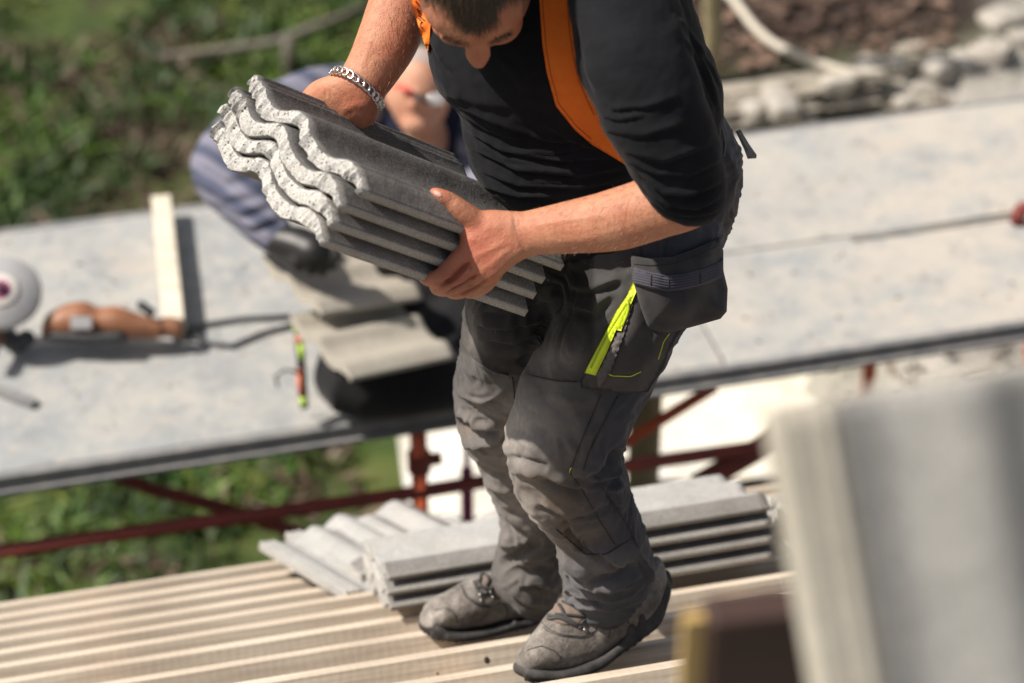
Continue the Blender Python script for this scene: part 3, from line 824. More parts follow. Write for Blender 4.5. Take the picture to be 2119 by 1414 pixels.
# ------------------------------------------------------------------ roof
roof_o = tag(empty('roof', roof(600, 1280)), 'bare pitched roof frame of pale sawn battens the man stands on', 'roof')
cols = [1091, 1115, 1137, 1161, 1187, 1214, 1246, 1284, 1331, 1384, 1434, 1489, 1549, 1615]
BW, BH = .048, .043
vs_ = []
u0 = roof(1059.5, 1331).dot(E)
for i, y in enumerate(cols):
    top = roof(1059.5, y)                                         # upper front edge of the batten
    v = top.dot(SV)
    def bt(a, b, name='batten'):
        s = Soup(); L = b - a; n = 24; prof = [(0, 0), (0, -BH), (BW, -BH), (BW, 0)]
        r_ = np.random.default_rng(i + int(a * 7) + 50)
        rg = []
        for k in range(n + 1):
            wob = r_.normal(0, .0006); w2 = r_.normal(0, .0005)
            rg.append([Vector((a + L * k / n, w + (wob if h == 0 else 0), h + (w2 if w == 0 and h == 0 else 0))) for w, h in prof])
        s.rings(rg)
        o = s.build(name, M_batten, None)
        tz = float(r_.normal(0, .0015)); sk = float(r_.normal(0, .0022))
        org = RA + SV * (v - RA.dot(SV)) - E * RA.dot(E) + RN * tz
        o.parent = roof_o; o.matrix_parent_inverse = Matrix.Translation(-roof_o.location)
        o.matrix_basis = frame_mat(org, (E + SV * sk).normalized(), SV, RN)
        m = o.modifiers.new('b', 'BEVEL'); m.width = .0016; m.segments = 2
        return o
    cut = u0 + (-.9 + .37 * ((i * 5) % 4))
    bt(u0 - 3.2, u0 + 2.6)
    vs_.append(v)
vmin, vmax = min(vs_), max(vs_)
for x, y in ((1007, 1366), (28, 1352), (1085, 1398), (905, 1394)):
    s = Soup(); q = min((on_plane(x, y, RA + SV * (v - RA.dot(SV)), SV) for v in vs_), key=lambda q: abs((q - RA).dot(RN) + .02)); r_ = .0052 if x in (1007, 28) else .002
    s.ell(q, E * r_, RN * r_ * 1.25, SV * .0009, 14, 8); s.build('knot', M_knot, roof_o, True)
for k in range(9):
    u = u0 - 2.6 + .62 * k; s = Soup(); c = RA + E * (u - RA.dot(E)) + SV * ((vmin - .6 + vmax + .03) / 2 - RA.dot(SV)) + RN * (-BH - .062)
    s.box(c, SV * ((vmax + .03 - vmin + .6) / 2), E * .035, RN * .06); s.build('rafter', M_rafter, roof_o)
s = Soup(); c = RA + SV * ((vmin - .6 + vmax - .05) / 2 - RA.dot(SV)) + E * (u0 - .3 - RA.dot(E)) + RN * (-BH - .1); s.box(c, SV * ((vmax - .05 - vmin + .6) / 2), E * 3.0, RN * .008); s.build('underlay', M_underlay, roof_o)
# the house under the roof
s = Soup(); c0 = RA + E * (u0 - .3 - RA.dot(E)) + SV * (vmax - .55 - RA.dot(SV)); c0.z = c0.z / 2 - .18
eh = Vector((E.x, E.y, 0)); nh = Vector((-E.y, E.x, 0))
s.box(c0 - nh * 1.5, eh * 3.0, nh * 1.4, Vector((0, 0, c0.z)))
tag(s.build('house_wall', m_simple('pale_render', (.5, .47, .42), (.4, .38, .34), 3)), 'pale rendered house walls carrying the roof frame', 'building')

# ------------------------------------------------------------------ tiles
LT, WT = .42, .33
PR = [(0, .003), (.015, .006), (.03, .002), (.045, .0005), (.06, .004), (.075, .001), (.09, .000), (.105, .003), (.12, -.001), (.15, -.006), (.20, -.0115), (.24, -.0125), (.28, -.009), (.33, .002), (.37, .012),
      (.41, .0170), (.45, .0165), (.49, .010), (.53, .001), (.58, -.0045), (.64, -.0065), (.70, -.0045), (.75, .0), (.785, .0085), (.82, .0150), (.855, .0165), (.89, .0155), (.92, .0115), (.95, .006), (.975, .001), (1.0, -.0035)]
PW = np.array([p[0] for p in PR]); PH = np.array([p[1] for p in PR])
def tile_mesh(seed, rough=True, mats=None, LT=.42, WT=.33, ribs=None):
    r = np.random.default_rng(seed); nw, nl = 66, 14
    w = np.linspace(0, 1, nw)
    t_ = np.linspace(0, len(PR) - 1, nw); w = np.interp(t_, range(len(PR)), PW); h = np.interp(t_, range(len(PR)), PH)
    k = np.ones(5) / 5; hs = np.convolve(np.pad(h, 2, 'edge'), k, 'valid'); h = np.where((w > .13) & (w < .93), hs, h)
    thick = .0262 + .002 * np.sin(w * 9) - .0150 * sstep(.86, .97, w) - .005 * (1 - sstep(0, .1, w))
    lo = h - thick
    jag = .0022 * r.normal(size=nw) if rough else np.zeros(nw)
    lo = lo + (np.convolve(np.pad(r.normal(size=nw) * .0022, 2, 'edge'), k, 'valid') if rough else 0) * (w > .02) * (w < .95)
    V, F, FM = [], [], []
    xs = np.concatenate([[0, .004], np.linspace(.02, LT - .004, nl - 3), [LT]])
    for ix, x in enumerate(xs):
        for j in range(nw):
            dx = 0; dl = 0
            if ix == 0: dx = .0035 + jag[j] * .8; 
            if ix == 1: dx = jag[j] * .4
            V.append((x + dx, w[j] * WT, h[j] - (.002 if ix == 0 else 0)))
        for j in range(nw): 
            V.append((x + (jag[j] * 1.2 if ix == 0 else 0), w[j] * WT, lo[j] if 0 < ix else lo[j] + .002))
    m = 2 * nw; n = len(xs)
    for i in range(n - 1):
        for j in range(nw - 1):
            a = i * m + j; F.append((a, a + m, a + m + 1, a + 1)); FM.append(2 if w[j] > .875 or (ribs and w[j] < ribs) else (0))
            b = a + nw; F.append((b, b + 1, b + m + 1, b + m)); FM.append(3)
        a = i * m; F.append((a, a + nw, a + nw + m, a + m)); FM.append(1)
        a = i * m + nw - 1; F.append((a, a + m, a + m + nw, a + nw)); FM.append(4)
    for (i, rev) in ((0, False), (n - 1, True)):
        base = i * m; mid = []
        for q in (1 / 3, 2 / 3):
            st = len(V); mid.append(st)
            for j in range(nw):
                A, B = V[base + j], V[base + nw + j]
                bulge = (-.002 + float(r.normal()) * .0012) if rough else 0
                V.append((A[0] * (1 - q) + B[0] * q + (bulge if i == 0 else 0), A[1], A[2] * (1 - q) + B[2] * q))
        col = [base, mid[0], mid[1], base + nw]
        for c_ in range(3):
            for j in range(nw - 1):
                q = (col[c_] + j, col[c_] + j + 1, col[c_ + 1] + j + 1, col[c_ + 1] + j)
                F.append(q[::-1] if rev else q); FM.append(1)
    me = bpy.data.meshes.new('roof_tile'); me.from_pydata(V, [], F)
    for q in (list(mats or [M_tile_top, M_tile_end, M_tile_edge, M_tile_edge]) + [M_tile_strip]): me.materials.append(q)
    me.polygons.foreach_set('material_index', FM)
    me.polygons.foreach_set('use_smooth', [f != 1 for f in FM]); me.update()
    return me
def tile_obj(me, m4, label, group, cat='roof tile'):
    o = bpy.data.objects.new('roof_tile', me); link(o); o.matrix_basis = m4
    md = o.modifiers.new('w', 'WEIGHTED_NORMAL') if False else None
    return tag(o, label, cat, group)
# frame of the carried stack, from its corners
A_ = P(522, 156, 3.77)
best = None
for i_ in range(60):
    for j_ in range(60):
        dB = 3.92 + i_ * .004; dD = 3.66 - j_ * .004
        b_, d_ = P(935, 322, dB), P(751, 388, dD)
        ab, ad = b_ - A_, d_ - A_
        cx, cy, _ = proj(np.array([A_ + ab + ad]))
        sc = abs(ab.normalized().dot(ad.normalized())) * 60 + math.hypot(cx[0] - 1162, cy[0] - 545) / 12 + abs(ab.length / ad.length - 1.27) * 6
        if best is None or sc < best[0]: best = (sc, dB, dD)
B_ = P(935, 322, best[1]); D_ = P(751, 388, best[2])
LH, WH = (B_ - A_).length, (D_ - A_).length
X_ = (B_ - A_).normalized(); Yr = (D_ - A_).normalized(); e_ = X_.dot(Yr)
X_ = (X_ - Yr * e_ * .5).normalized(); Yr = (Yr - X_ * Yr.dot(X_)).normalized()
Z_ = -X_.cross(Yr).normalized()
print('held', best, LH, WH, e_, Z_)
names = ['topmost of the four weathered grey roof tiles in the man\'s hands', 'second tile from the top of the carried stack', 'third tile from the top of the carried stack, above the lowest', 'lowest of the four grey roof tiles in the man\'s hands']
offs = [(0, 0, 0), (-.024, .003, -.029), (-.022, .004, -.0595), (-.020, .006, -.0895)]
for k in range(4):
    me = tile_mesh(20 + k, True, None, LH, WH)
    o_ = A_ + X_ * offs[k][0] + Yr * offs[k][1] + Z_ * offs[k][2]
    rot = Matrix.Rotation([0, .006, -.005, .004][k], 4, 'Z')
    tile_obj(me, frame_mat(o_, X_, Yr, Z_) @ rot, names[k], 'roof tiles carried by the man')
HELD = (A_, X_, Yr, Z_, offs)

me_pale = tile_mesh(40, True, [M_tile_pale, M_tile_end, M_tile_edge, M_tile_edge])
me_grey = tile_mesh(41, True, [M_tile_edge, M_tile_end, M_tile_edge, M_tile_edge])
me_cream = tile_mesh(42, False, [M_tile_cream, M_tile_cream, M_tile_cream, M_tile_cream])
G1 = 'tiles stacked on the battens behind the legs'
lv = ['lowest', 'second from the bottom', 'third from the bottom', 'top']
for st, (x, y, nm, k_n, sp) in enumerate(((812, 1288, 'left stack ending beside the far boot', 3, .0305), (1200, 1250, 'right stack behind the near boot heel', 4, .0335))):
    o0 = roof(x, y)
    for k in range(k_n):
        j = random.uniform(-.005, .005)
        Y = (-SV * math.cos(R(7)) - RN * math.sin(R(7))).normalized(); X = E; Z = X.cross(Y)
        # the flank faces the ridge, so the waves are turned over the ridge side
        up = .022 + sp * k
        m4 = frame_mat(o0 + RN * up - Y * WT + E * j, X, Y, -Z if Z.dot(RN) < 0 else Z)
        m4 = frame_mat(o0 + RN * up - Y * WT + E * (LT + j), -X, Y, RN) if Z.dot(RN) < 0 else m4
        tile_obj(me_pale if k == k_n - 1 or st == 0 else me_grey, m4, '%s tile of the %s' % (lv[k] if k < k_n - 1 else 'top', nm), G1)
def loose(x, y, lift, rz, rx, me, label, group='loose tiles lying on the roof edge', ry=0.0):
    o = roof(x, y) + RN * lift
    m4 = frame_mat(o, E, SV, RN) @ Matrix.Rotation(rz, 4, 'Z') @ Matrix.Rotation(rx, 4, 'X') @ Matrix.Rotation(ry, 4, 'Y') @ Matrix.Translation((-LT / 2, -WT / 2, 0))
    return tile_obj(me, m4, label, group)
loose(762, 1186, .045, R(-70), R(0), me_pale, 'pale tile leaning against the left stack with its wavy end towards the meadow', ry=R(11))
loose(806, 1166, .058, R(-74), R(3), me_pale, 'pale tile lying on top of the leaning one beside the left stack', ry=R(9))
loose(850, 1162, .035, R(95), R(4), me_pale, 'pale tile behind the left stack under the orange post', ry=R(-3))
loose(970, 1146, .035, R(100), R(-3), me_pale, 'pale tile behind the left stack nearest the far leg', ry=R(-3))
rr = [(1350, 1118, .03, 60, 'pale tile behind the right stack close to the near calf'), (1430, 1112, .04, 65, 'pale tile in the middle of the heap behind the right stack'), (1520, 1100, .035, 58, 'rightmost pale tile of the heap behind the right stack'),
      (1470, 1104, .065, 62, 'uppermost pale tile of the heap behind the right stack'), (1590, 1090, .05, 70, 'pale tile of the heap half hidden by the blurred foreground tile')]
for x, y, l, a, lb in rr: loose(x, y, l, R(a), R(random.uniform(-6, 6)), me_pale, lb, 'heap of pale tiles behind the right stack', ry=R(random.uniform(4, 12)))

# foreground: tiles standing upright in a brown and yellow carrier
fx = P(1608, 842, 1.74); fy = P(2152, 744, 1.755); dn = P(1676, 1560, 1.74)
Yf = (fy - fx).normalized(); Xf = (dn - fx); Xf = (Xf - Yf * Xf.dot(Yf)).normalized(); Zf = Xf.cross(Yf)
if Zf.dot(FWD) > 0: Zf = -Zf; 
me_fg = tile_mesh(60, False, ribs=.13, mats=[m_conc('foreground_tile', (.31, .31, .30), (.40, .395, .38), (.48, .47, .45), False, warm=(.34, .32, .28)), M_tile_cream, M_tile_cream, M_tile_edge])
me_fg2 = me_fg
for k, lb in enumerate(('blurred grey roof tile standing upright nearest to the lens', 'second upright tile right behind the nearest one', 'third upright tile behind the nearest two')):
    m4 = frame_mat(fx - Zf * (.029 * k) + Xf * .004 * k, Xf, Yf, Zf)
    if Matrix((Xf, Yf, Zf)).determinant() < 0: pass
    tile_obj(me_fg2, m4, lb, 'tiles standing upright in the foreground')
cr = tag(empty('tile_carrier', P(1560, 1500, 1.95)), 'dark brown block with a yellow side strip under the blurred foreground tile', 'tile carrier')
a = P(1462, 1262, 1.98); s = Soup()
ex = (Yf * 1.0); ez = Vector((0, 0, 1)); ex = (ex - ez * ex.z).normalized(); ey = ez.cross(ex)
s.box(a + ex * .20 - ez * .38, ex * .20, ey * .018, ez * .38); o = s.build('block', M_brown, cr); m = o.modifiers.new('b', 'BEVEL'); m.width = .006; m.segments = 2
s = Soup(); s.box(a - ex * .0105 - ez * .385, ex * .0090, ey * .006, ez * .38); o = s.build('side_strip', M_yellow, cr)
# ------------------------------------------------------------------ the man on the roof
man = tag(empty('person', P(1150, 1330, 4.5)), 'man in black pullover, orange braces and grey work trousers carrying four grey roof tiles', 'person')
def sk(prs, k): return [(*p[:5], p[5]) for p in prs], k

TORSO = [(930, -300, 1330, -330, 3.80, 110), (890, -200, 1400, -230, 3.77, 140), (880, -90, 1430, -110, 3.77, 165), (872, 0, 1430, -20, 3.78, 172), (884, 100, 1452, 70, 3.80, 182),
         (897, 165, 1480, 130, 3.83, 182), (945, 225, 1498, 190, 3.86, 176), (962, 300, 1494, 240, 3.89, 178), (975, 352, 1488, 262, 3.91, 180), (1030, 402, 1470, 300, 3.94, 172), (1075, 450, 1450, 360, 3.97, 160), (1110, 500, 1440, 430, 3.99, 150)]
SLEEVE = [(1150, -170, 1400, -210, 3.68, 115), (1165, -50, 1400, -60, 3.60, 118), (1182, 45, 1411, 18, 3.56, 112), (1195, 150, 1430, 98, 3.54, 106), (1222, 205, 1456, 188, 3.54, 100),
          (1248, 265, 1482, 260, 3.55, 94), (1280, 318, 1498, 340, 3.57, 88), (1300, 348, 1503, 385, 3.585, 82), (1318, 372, 1500, 425, 3.60, 74), (1330, 392, 1488, 450, 3.61, 66)]
SLEEVE_R = [(880, -380, 1060, -380, 3.85, 110), (820, -290, 980, -270, 3.93, 90), (795, -180, 950, -150, 3.94, 78), (785, -110, 925, -80, 3.92, 70)]
FORE = [(1390, 320, 1490, 440, 3.60, 58), (1345, 358, 1448, 470, 3.62, 62), (1300, 378, 1383, 491, 3.635, 62), (1220, 404, 1293, 517, 3.655, 56), (1140, 424, 1202, 524, 3.68, 46), (1090, 436, 1130, 527, 3.695, 38), (1062, 441, 1092, 529, 3.70, 34)]
PALM = [(1075, 438, 1105, 528, 3.70, 36), (1045, 436, 1070, 545, 3.70, 33), (1012, 434, 1042, 568, 3.70, 31), (982, 443, 1020, 585, 3.70, 28), (960, 470, 1000, 592, 3.70, 25), (950, 500, 985, 590, 3.70, 21)]
FORE_R = [(850, -330, 960, -330, 3.90, 70), (800, -160, 905, -140, 3.92, 62), (785, -60, 898, -25, 3.90, 60), (763, 0, 888, 38, 3.88, 58), (741, 65, 862, 107, 3.87, 54), (720, 120, 828, 160, 3.87, 48), (704, 148, 797, 200, 3.87, 43)]
PALM_R = [(704, 148, 797, 200, 3.87, 43), (682, 156, 787, 226, 3.875, 40), (652, 168, 777, 250, 3.885, 36), (630, 186, 750, 268, 3.91, 34), (618, 210, 715, 280, 3.95, 28)]
PELVIS = [(1125, 420, 1488, 222, 4.0, 140), (1108, 500, 1530, 292, 4.02, 155), (1095, 560, 1540, 352, 4.03, 160), (1100, 620, 1530, 425, 4.03, 155), (1130, 650, 1503, 500, 4.03, 140), (1180, 660, 1460, 590, 4.02, 105)]
LEG_N = [(1160, 500, 1500, 470, 3.98, 130), (1148, 600, 1470, 590, 3.98, 132), (1128, 690, 1408, 690, 4.0, 132), (1088, 762, 1378, 745, 4.03, 128), (1062, 840, 1346, 812, 4.05, 126), (1041, 903, 1308, 888, 4.07, 124), (1052, 958, 1288, 930, 4.10, 116),
         (1062, 1010, 1303, 985, 4.14, 108), (1098, 1062, 1318, 1040, 4.18, 100), (1148, 1108, 1340, 1110, 4.22, 96), (1152, 1150, 1352, 1155, 4.26, 96), (1158, 1200, 1350, 1195, 4.30, 94), (1163, 1242, 1333, 1232, 4.33, 90), (1178, 1258, 1312, 1256, 4.34, 82)]
LEG_F = [(975, 520, 1220, 520, 4.06, 118), (960, 600, 1200, 600, 4.10, 120), (955, 680, 1180, 680, 4.16, 116), (950, 735, 1160, 740, 4.22, 112), (936, 795, 1150, 800, 4.30, 110), (937, 855, 1140, 850, 4.36, 106), (958, 908, 1140, 892, 4.42, 98), (986, 960, 1142, 950, 4.47, 90),
         (1010, 1010, 1150, 1010, 4.52, 86), (1034, 1075, 1168, 1070, 4.57, 84), (1025, 1140, 1172, 1128, 4.62, 84), (1016, 1190, 1168, 1180, 4.67, 84), (1030, 1208, 1160, 1228, 4.69, 80), (1060, 1226, 1150, 1243, 4.70, 70)]

# head frame
HC = P(980, -42, 3.56); roll = R(3.5); tau = R(4); HS = 1.07
hf0 = -UP * math.cos(tau) - FWD * math.sin(tau); hu = (UP * math.sin(tau) - FWD * math.cos(tau)).normalized()
hr0 = RIGHT * -1
yaw = R(5)
hf = (hf0 * math.cos(roll) - hr0 * math.sin(roll)).normalized(); hr = hf.cross(hu) * 1.0
hr = (hr0 - hf * hr0.dot(hf)).normalized(); hu = (hu - hf * hu.dot(hf) - hr * hu.dot(hr)).normalized()
def H(r_, f_, u_): return HC + (hr * r_ + hf * f_ + hu * u_) * HS
def hell(s, r_, f_, u_, a, b, c): s.ell(H(r_, f_, u_), hr * a * HS, hf * b * HS, hu * c * HS)
b = Soup()
hell(b, 0, -.012, .018, .077, .096, .094)           # cranium
hell(b, 0, .018, .008, .078, .074, .066)           # forehead and upper face
hell(b, 0, .032, -.055, .060, .054, .062)           # mid face
hell(b, 0, .040, -.098, .036, .034, .028)           # chin
hell(b, .034, .02, -.088, .028, .045, .028); hell(b, -.034, .02, -.088, .028, .045, .028)
for q in (-1, 1):
    hell(b, q * .026, .074, .004, .027, .018, .012)  # brow
    hell(b, q * .043, .052, -.036, .020, .020, .017)  # cheek bone
    hell(b, q * .031, .069, -.014, .0145, .0125, .0095)  # lid
    hell(b, q * .079, -.022, -.016, .008, .020, .030)  # ear
    hell(b, q * .083, -.030, -.010, .005, .014, .024)
rn = []
for f_, u_, w_, h_ in ((.066, .008, .0100, .010), (.078, .002, .0125, .012), (.090, -.008, .0150, .013), (.100, -.018, .0182, .0135), (.108, -.027, .0186, .013), (.1145, -.033, .0155, .0115), (.1205, -.037, .0118, .0095), (.1255, -.039, .0085, .007), (.129, -.040, .0050, .004)):
    nn = (hu * .55 + hf * .45 * 0 + hu * .45).normalized()
    rn.append([H(0, .066 + (f_ - .066) * .80, u_) + hr * (w_ * HS * math.cos(2 * math.pi * j / 20)) + nn * (h_ * HS * math.sin(2 * math.pi * j / 20)) for j in range(20)])
b.rings(rn); s_ = b
hell(b, -.030, .046, -.055, .036, .036, .040)      # the cheek turned to the light
hell(b, 0, .074, -.064, .022, .012, .0055); hell(b, 0, .071, -.074, .019, .012, .007)
b.tube([H(0, -.035, -.03), H(0, -.05, -.09), P(1110, -90, 3.78), P(1140, 0, 3.84)], [.058, .058, .07, .10], 20)
# body below the clothes
b.pairs(TORSO, shrink=.90); b.pairs(PELVIS, shrink=.86); b.pairs(LEG_N, shrink=.60); b.pairs(LEG_F, shrink=.60)
b.pairs(SLEEVE[:-1], shrink=.82); b.pairs(SLEEVE_R, shrink=.82)
b.tube([P(900, -330, 3.85), P(1350, -280, 3.78)], .075, 16)
b.pairs(FORE); b.pairs(PALM, power=2.5); b.pairs(FORE_R); b.pairs(PALM_R, power=2.4)
# left hand: fingers close under the lowest tile, thumb on its upper flank
b.limb([(1020, 488, 3.71, 24), (978, 455, 3.698, 26), (950, 433, 3.688, 22.5), (932, 417, 3.684, 18.5), (913, 406, 3.680, 15.5), (900, 400, 3.683, 12.5)])
b.limb([(1010, 505, 3.71, 26), (970, 484, 3.702, 22)])
b.limb([(978, 515, 3.70, 26), (950, 540, 3.703, 24), (927, 562, 3.700, 21), (908, 576, 3.694, 19.5), (890, 577, 3.703, 17), (878, 570, 3.725, 15), (882, 556, 3.77, 12)])
b.limb([(990, 548, 3.705, 22), (962, 573, 3.700, 19.5), (937, 592, 3.698, 16.5), (919, 600, 3.702, 15), (903, 597, 3.720, 13.5), (898, 583, 3.76, 12)])
b.limb([(1008, 562, 3.712, 20), (984, 588, 3.712, 17), (958, 603, 3.715, 14.5), (941, 607, 3.722, 13.5), (927, 602, 3.742, 12), (922, 588, 3.78, 11)])
b.limb([(1024, 565, 3.72, 18), (1006, 590, 3.722, 15.5), (988, 603, 3.728, 12.5), (973, 607, 3.736, 12), (962, 602, 3.755, 11), (958, 590, 3.79, 10)])
# right hand: heel on the upper edge, fingers curl behind the stack
for q, (x, y) in enumerate(((640, 205), (662, 222), (690, 240), (716, 255))):
    b.limb([(x + 20, y - 4, 3.925, 21), (x - 2, y + 12, 3.965, 18), (x - 4, y + 45, 4.0, 16), (x + 4, y + 85, 3.985, 14), (x + 14, y + 108, 3.955, 12)], 12)
b.limb([(735, 225, 3.90, 26), (755, 262, 3.94, 19), (765, 290, 3.975, 15), (766, 318, 3.98, 12)])
# feet
FOOT_N = [(1325, 1190, 1350, 1280, 4.36, 36), (1270, 1235, 1300, 1310, 4.34, 40), (1220, 1260, 1255, 1335, 4.32, 42), (1160, 1290, 1200, 1368, 4.31, 42), (1110, 1335, 1140, 1380, 4.29, 36)]
FOOT_F = [(1105, 1215, 1120, 1262, 4.77, 30), (1060, 1215, 1065, 1275, 4.75, 36), (1010, 1215, 1012, 1282, 4.73, 38), (950, 1235, 950, 1295, 4.70, 38), (905, 1260, 905, 1290, 4.68, 32)]
b.pairs(FOOT_N, shrink=.62); b.pairs(FOOT_F, shrink=.62)
b.limb([(1255, 1150, 4.27, 38), (1270, 1225, 4.33, 34), (1290, 1260, 4.34, 30)]); b.limb([(1095, 1140, 4.64, 34), (1090, 1200, 4.70, 30), (1085, 1235, 4.74, 26)])
body_me = fuse(b, .0025, 3, 2)
co = get_co(body_me); px, py, d = proj(co); cs_ = lap(co, get_ed(body_me), 14)
m_ = np.clip(blobs(px, py, [(992, 462, 32, 34, 1.2), (1015, 500, 40, 40, 1.2), (985, 525, 22, 22, .9), (1060, 480, 30, 40, .8), (950, 422, 22, 20, .4)]), 0, 1)[:, None]
hm_ = np.clip(blobs(px, py, [(1000, 60, 130, 60, 1.3)]), 0, 1)[:, None]; cs2 = lap(co, get_ed(body_me), 5)
co = co * (1 - m_) + cs_ * m_; co = co * (1 - hm_) + cs2 * hm_; set_co(body_me, co)
px, py, d = proj(co)
# tendons, knuckles, veins, wrist crease
folds(body_me, [([(1050, 500), (1000, 525), (968, 540)], 7, .0012, 0), ([(1058, 512), (1015, 550), (985, 568)], 6, .0010, 0), ([(1040, 470), (1000, 470)], 9, .0010, 0),
                ([(985, 500), (968, 492)], 7, .0012, 0), ([(935, 553), (948, 566)], 3, -.0018, 0), ([(903, 572), (914, 586)], 6, .0012, 0), ([(922, 592), (934, 600)], 5, .002, 0), ([(946, 600), (955, 607)], 5, .0018, 0), ([(968, 535), (985, 548)], 7, .0010, 0), ([(992, 560), (1002, 570)], 6, .0008, 0), ([(975, 540), (955, 560), (938, 577), (912, 594)], 4.2, -.010, 0), ([(990, 568), (968, 586), (945, 597), (922, 607)], 4, -.010, 0),
                ([(1012, 580), (990, 597), (968, 605), (950, 610)], 3.8, -.009, 0), ([(1062, 441), (1068, 475), (1080, 510), (1092, 528)], 2.6, -.0016, 0), ([(1071, 440), (1077, 480), (1090, 520)], 2.2, -.0008, 0),
                ([(942, 406), (942, 414), (936, 424)], 2.4, -.0009, 0), ([(934, 402), (935, 412), (930, 420)], 2.4, -.0007, 0), ([(903, 586), (911, 592), (914, 600)], 2, -.0012, 0),
                ([(1100, 470), (1180, 455), (1260, 445)], 5, .0010, 0), ([(1120, 500), (1200, 498), (1300, 470)], 6, .0008, 0), ([(690, 175), (705, 195), (712, 215)], 4, -.0010, 0), ([(672, 185), (676, 205)], 2, -.0012, 0), ([(682, 184), (686, 204)], 2, -.001, 0),
                ([(700, 235), (740, 215), (765, 225)], 8, .0015, 0), ([(770, 60), (760, 110), (745, 150)], 6, .0010, 0),
                ([(905, 40), (960, 46), (1010, 36), (1050, 22)], 3, -.0006, 0), ([(925, 62), (970, 66), (1020, 52), (1050, 40)], 3, -.0007, 0)])
co = get_co(body_me); no = get_no(body_me)
set_co(body_me, co + no * (.0004 * vnoise(co, 45, 3) + .00015 * vnoise(co, 140, 4))[:, None])
red = blobs(px, py, [(985, 510, 75, 75, .85), (910, 585, 60, 30, .35), (910, 400, 26, 22, .75), (750, 215, 60, 40, .55), (850, 60, 45, 120, .6), (990, 118, 22, 26, .6), (1060, 40, 60, 60, .25), (955, 570, 40, 26, .3)])
attr(body_me, 'red', red)
dark_tone = blobs(px, py, [(1061, 470, 4, 30, .35), (1077, 500, 5, 20, .3), (974, 556, 3, 3, .9), (935, 438, 3, 3, .7), (905, 588, 10, 6, .3), (985, 594, 20, 5, .35), (891, 405, 5, 12, .35)])  # darker skin along wrist and finger creases and in small spots
dark_tone = np.maximum(dark_tone, .45 * ((py < 40) & (px > 1080)) * 1.0)  # even darker skin at the upper right of the head
# stubble and eyebrow tone
loc = get_co(body_me) - np.array(HC); fr = loc @ np.array(hr); ff = loc @ np.array(hf); fu = loc @ np.array(hu)
hd_ = (np.abs(fr) < .1) & (ff > -.12) & (np.hypot(ff, fu) < .16)
brow = np.exp(-((np.abs(fr) - .031) / .017) ** 2 - ((fu - .009) / .0045) ** 2) * (ff > .06)
beard = sstep(-.05, -.075, fu) * (ff > -.02) * .35
side = sstep(.060, .072, np.abs(fr)) * (fu > -.06) * (ff < .045) * .55
dark_tone = np.where(hd_, np.maximum(np.maximum(dark_tone, brow * .8), np.maximum(beard, side)), dark_tone)
attr(body_me, 'dark_tone', dark_tone)
body = finish('body', body_me, M_skin, man, True)
bvh_body = bvh_of(body_me)
for q in (-1, 1):
    s = Soup(); s.ell(H(q * .031, .070, -.017), hr * .0115, hf * .0115, hu * .0105); s.build('eye', M_eye, man, True)
s = Soup(); s.pairs([(893, 396, 902, 403, 3.5935, 3), (902, 396, 908, 409, 3.5905, 4), (914, 399, 916, 411, 3.5915, 3)], 12, rnd=False)
patch('nail', [(897, 393), (908, 396), (915, 400), (916, 408), (909, 410), (900, 405), (896, 399)], bvh_body, .0012, M_nail, body, step=2, edge=2, back=.002)

# hair: a dark cap under thousands of short strands combed towards the brow
def scalp(az, ph, off=0.0):
    x, y, z = math.sin(ph) * math.sin(az), math.sin(ph) * math.cos(az), math.cos(ph)
    return H(x * (.079 + off), -.012 + y * (.098 + off), .018 + z * (.096 + off))
def hairline(az):
    a = abs((az + math.pi) % (2 * math.pi) - math.pi)
    base = np.interp(a, [0, .35, .6, .9, 1.2, 1.6, 2.2, 3.15], [66, 62, 50, 48, 70, 95, 110, 118])
    return R(base)
V, F = [], []
rh = np.random.default_rng(11)
n1, n2 = 48, 14
for i in range(n2 + 1):
    for j in range(n1):
        az = 2 * math.pi * j / n1; ph = hairline(az) * (i / n2) * .93; V.append(scalp(az, ph, .002 - .003 * (i == n2)))
for i in range(n2):
    for j in range(n1):
        k = (j + 1) % n1; F.append((i * n1 + j, i * n1 + k, (i + 1) * n1 + k, (i + 1) * n1 + j))
FM = [0] * len(F)
cnt = 0
while cnt < 7500:
    az = rh.uniform(-math.pi, math.pi); ph = math.acos(1 - rh.uniform(0, 1) * 1.5)
    if ph > hairline(az): continue
    cnt += 1
    p = scalp(az, ph); c0 = H(0, -.012, .018); nrm = (p - c0).normalized()
    flow = hf + hr * (rh.normal(0, .22) + .25 * math.sin(az)) - hu * .25; flow = (flow - nrm * flow.dot(nrm)).normalized()
    if abs(az) > 1.2 and ph > R(55): flow = (flow * .4 - hu).normalized()
    L = rh.uniform(.022, .042) if abs(az) < 1.4 or ph < 1 else rh.uniform(.010, .02)
    lift = rh.uniform(.15, .55); w = rh.uniform(.00035, .0007); clump = math.sin(az * 31 + ph * 7) * .18
    flow = (flow + nrm.cross(flow) * clump).normalized(); sd = nrm.cross(flow).normalized(); st = len(V)
    q = p - nrm * .001
    for k in range(5):
        t = k / 4; ww = w * (1 - .85 * t); V.append(q - sd * ww + nrm * .0002); V.append(q + sd * ww + nrm * .0002)
        rad = q - c0; n_ = rad.normalized(); fl = (flow - n_ * flow.dot(n_)).normalized()
        q = q + (fl + n_ * lift * (1 - 1.5 * t)) * (L / 4)
    F += [(st + 2 * k, st + 2 * k + 1, st + 2 * k + 3, st + 2 * k + 2) for k in range(4)]; FM += [int(rh.uniform() < .35)] * 4
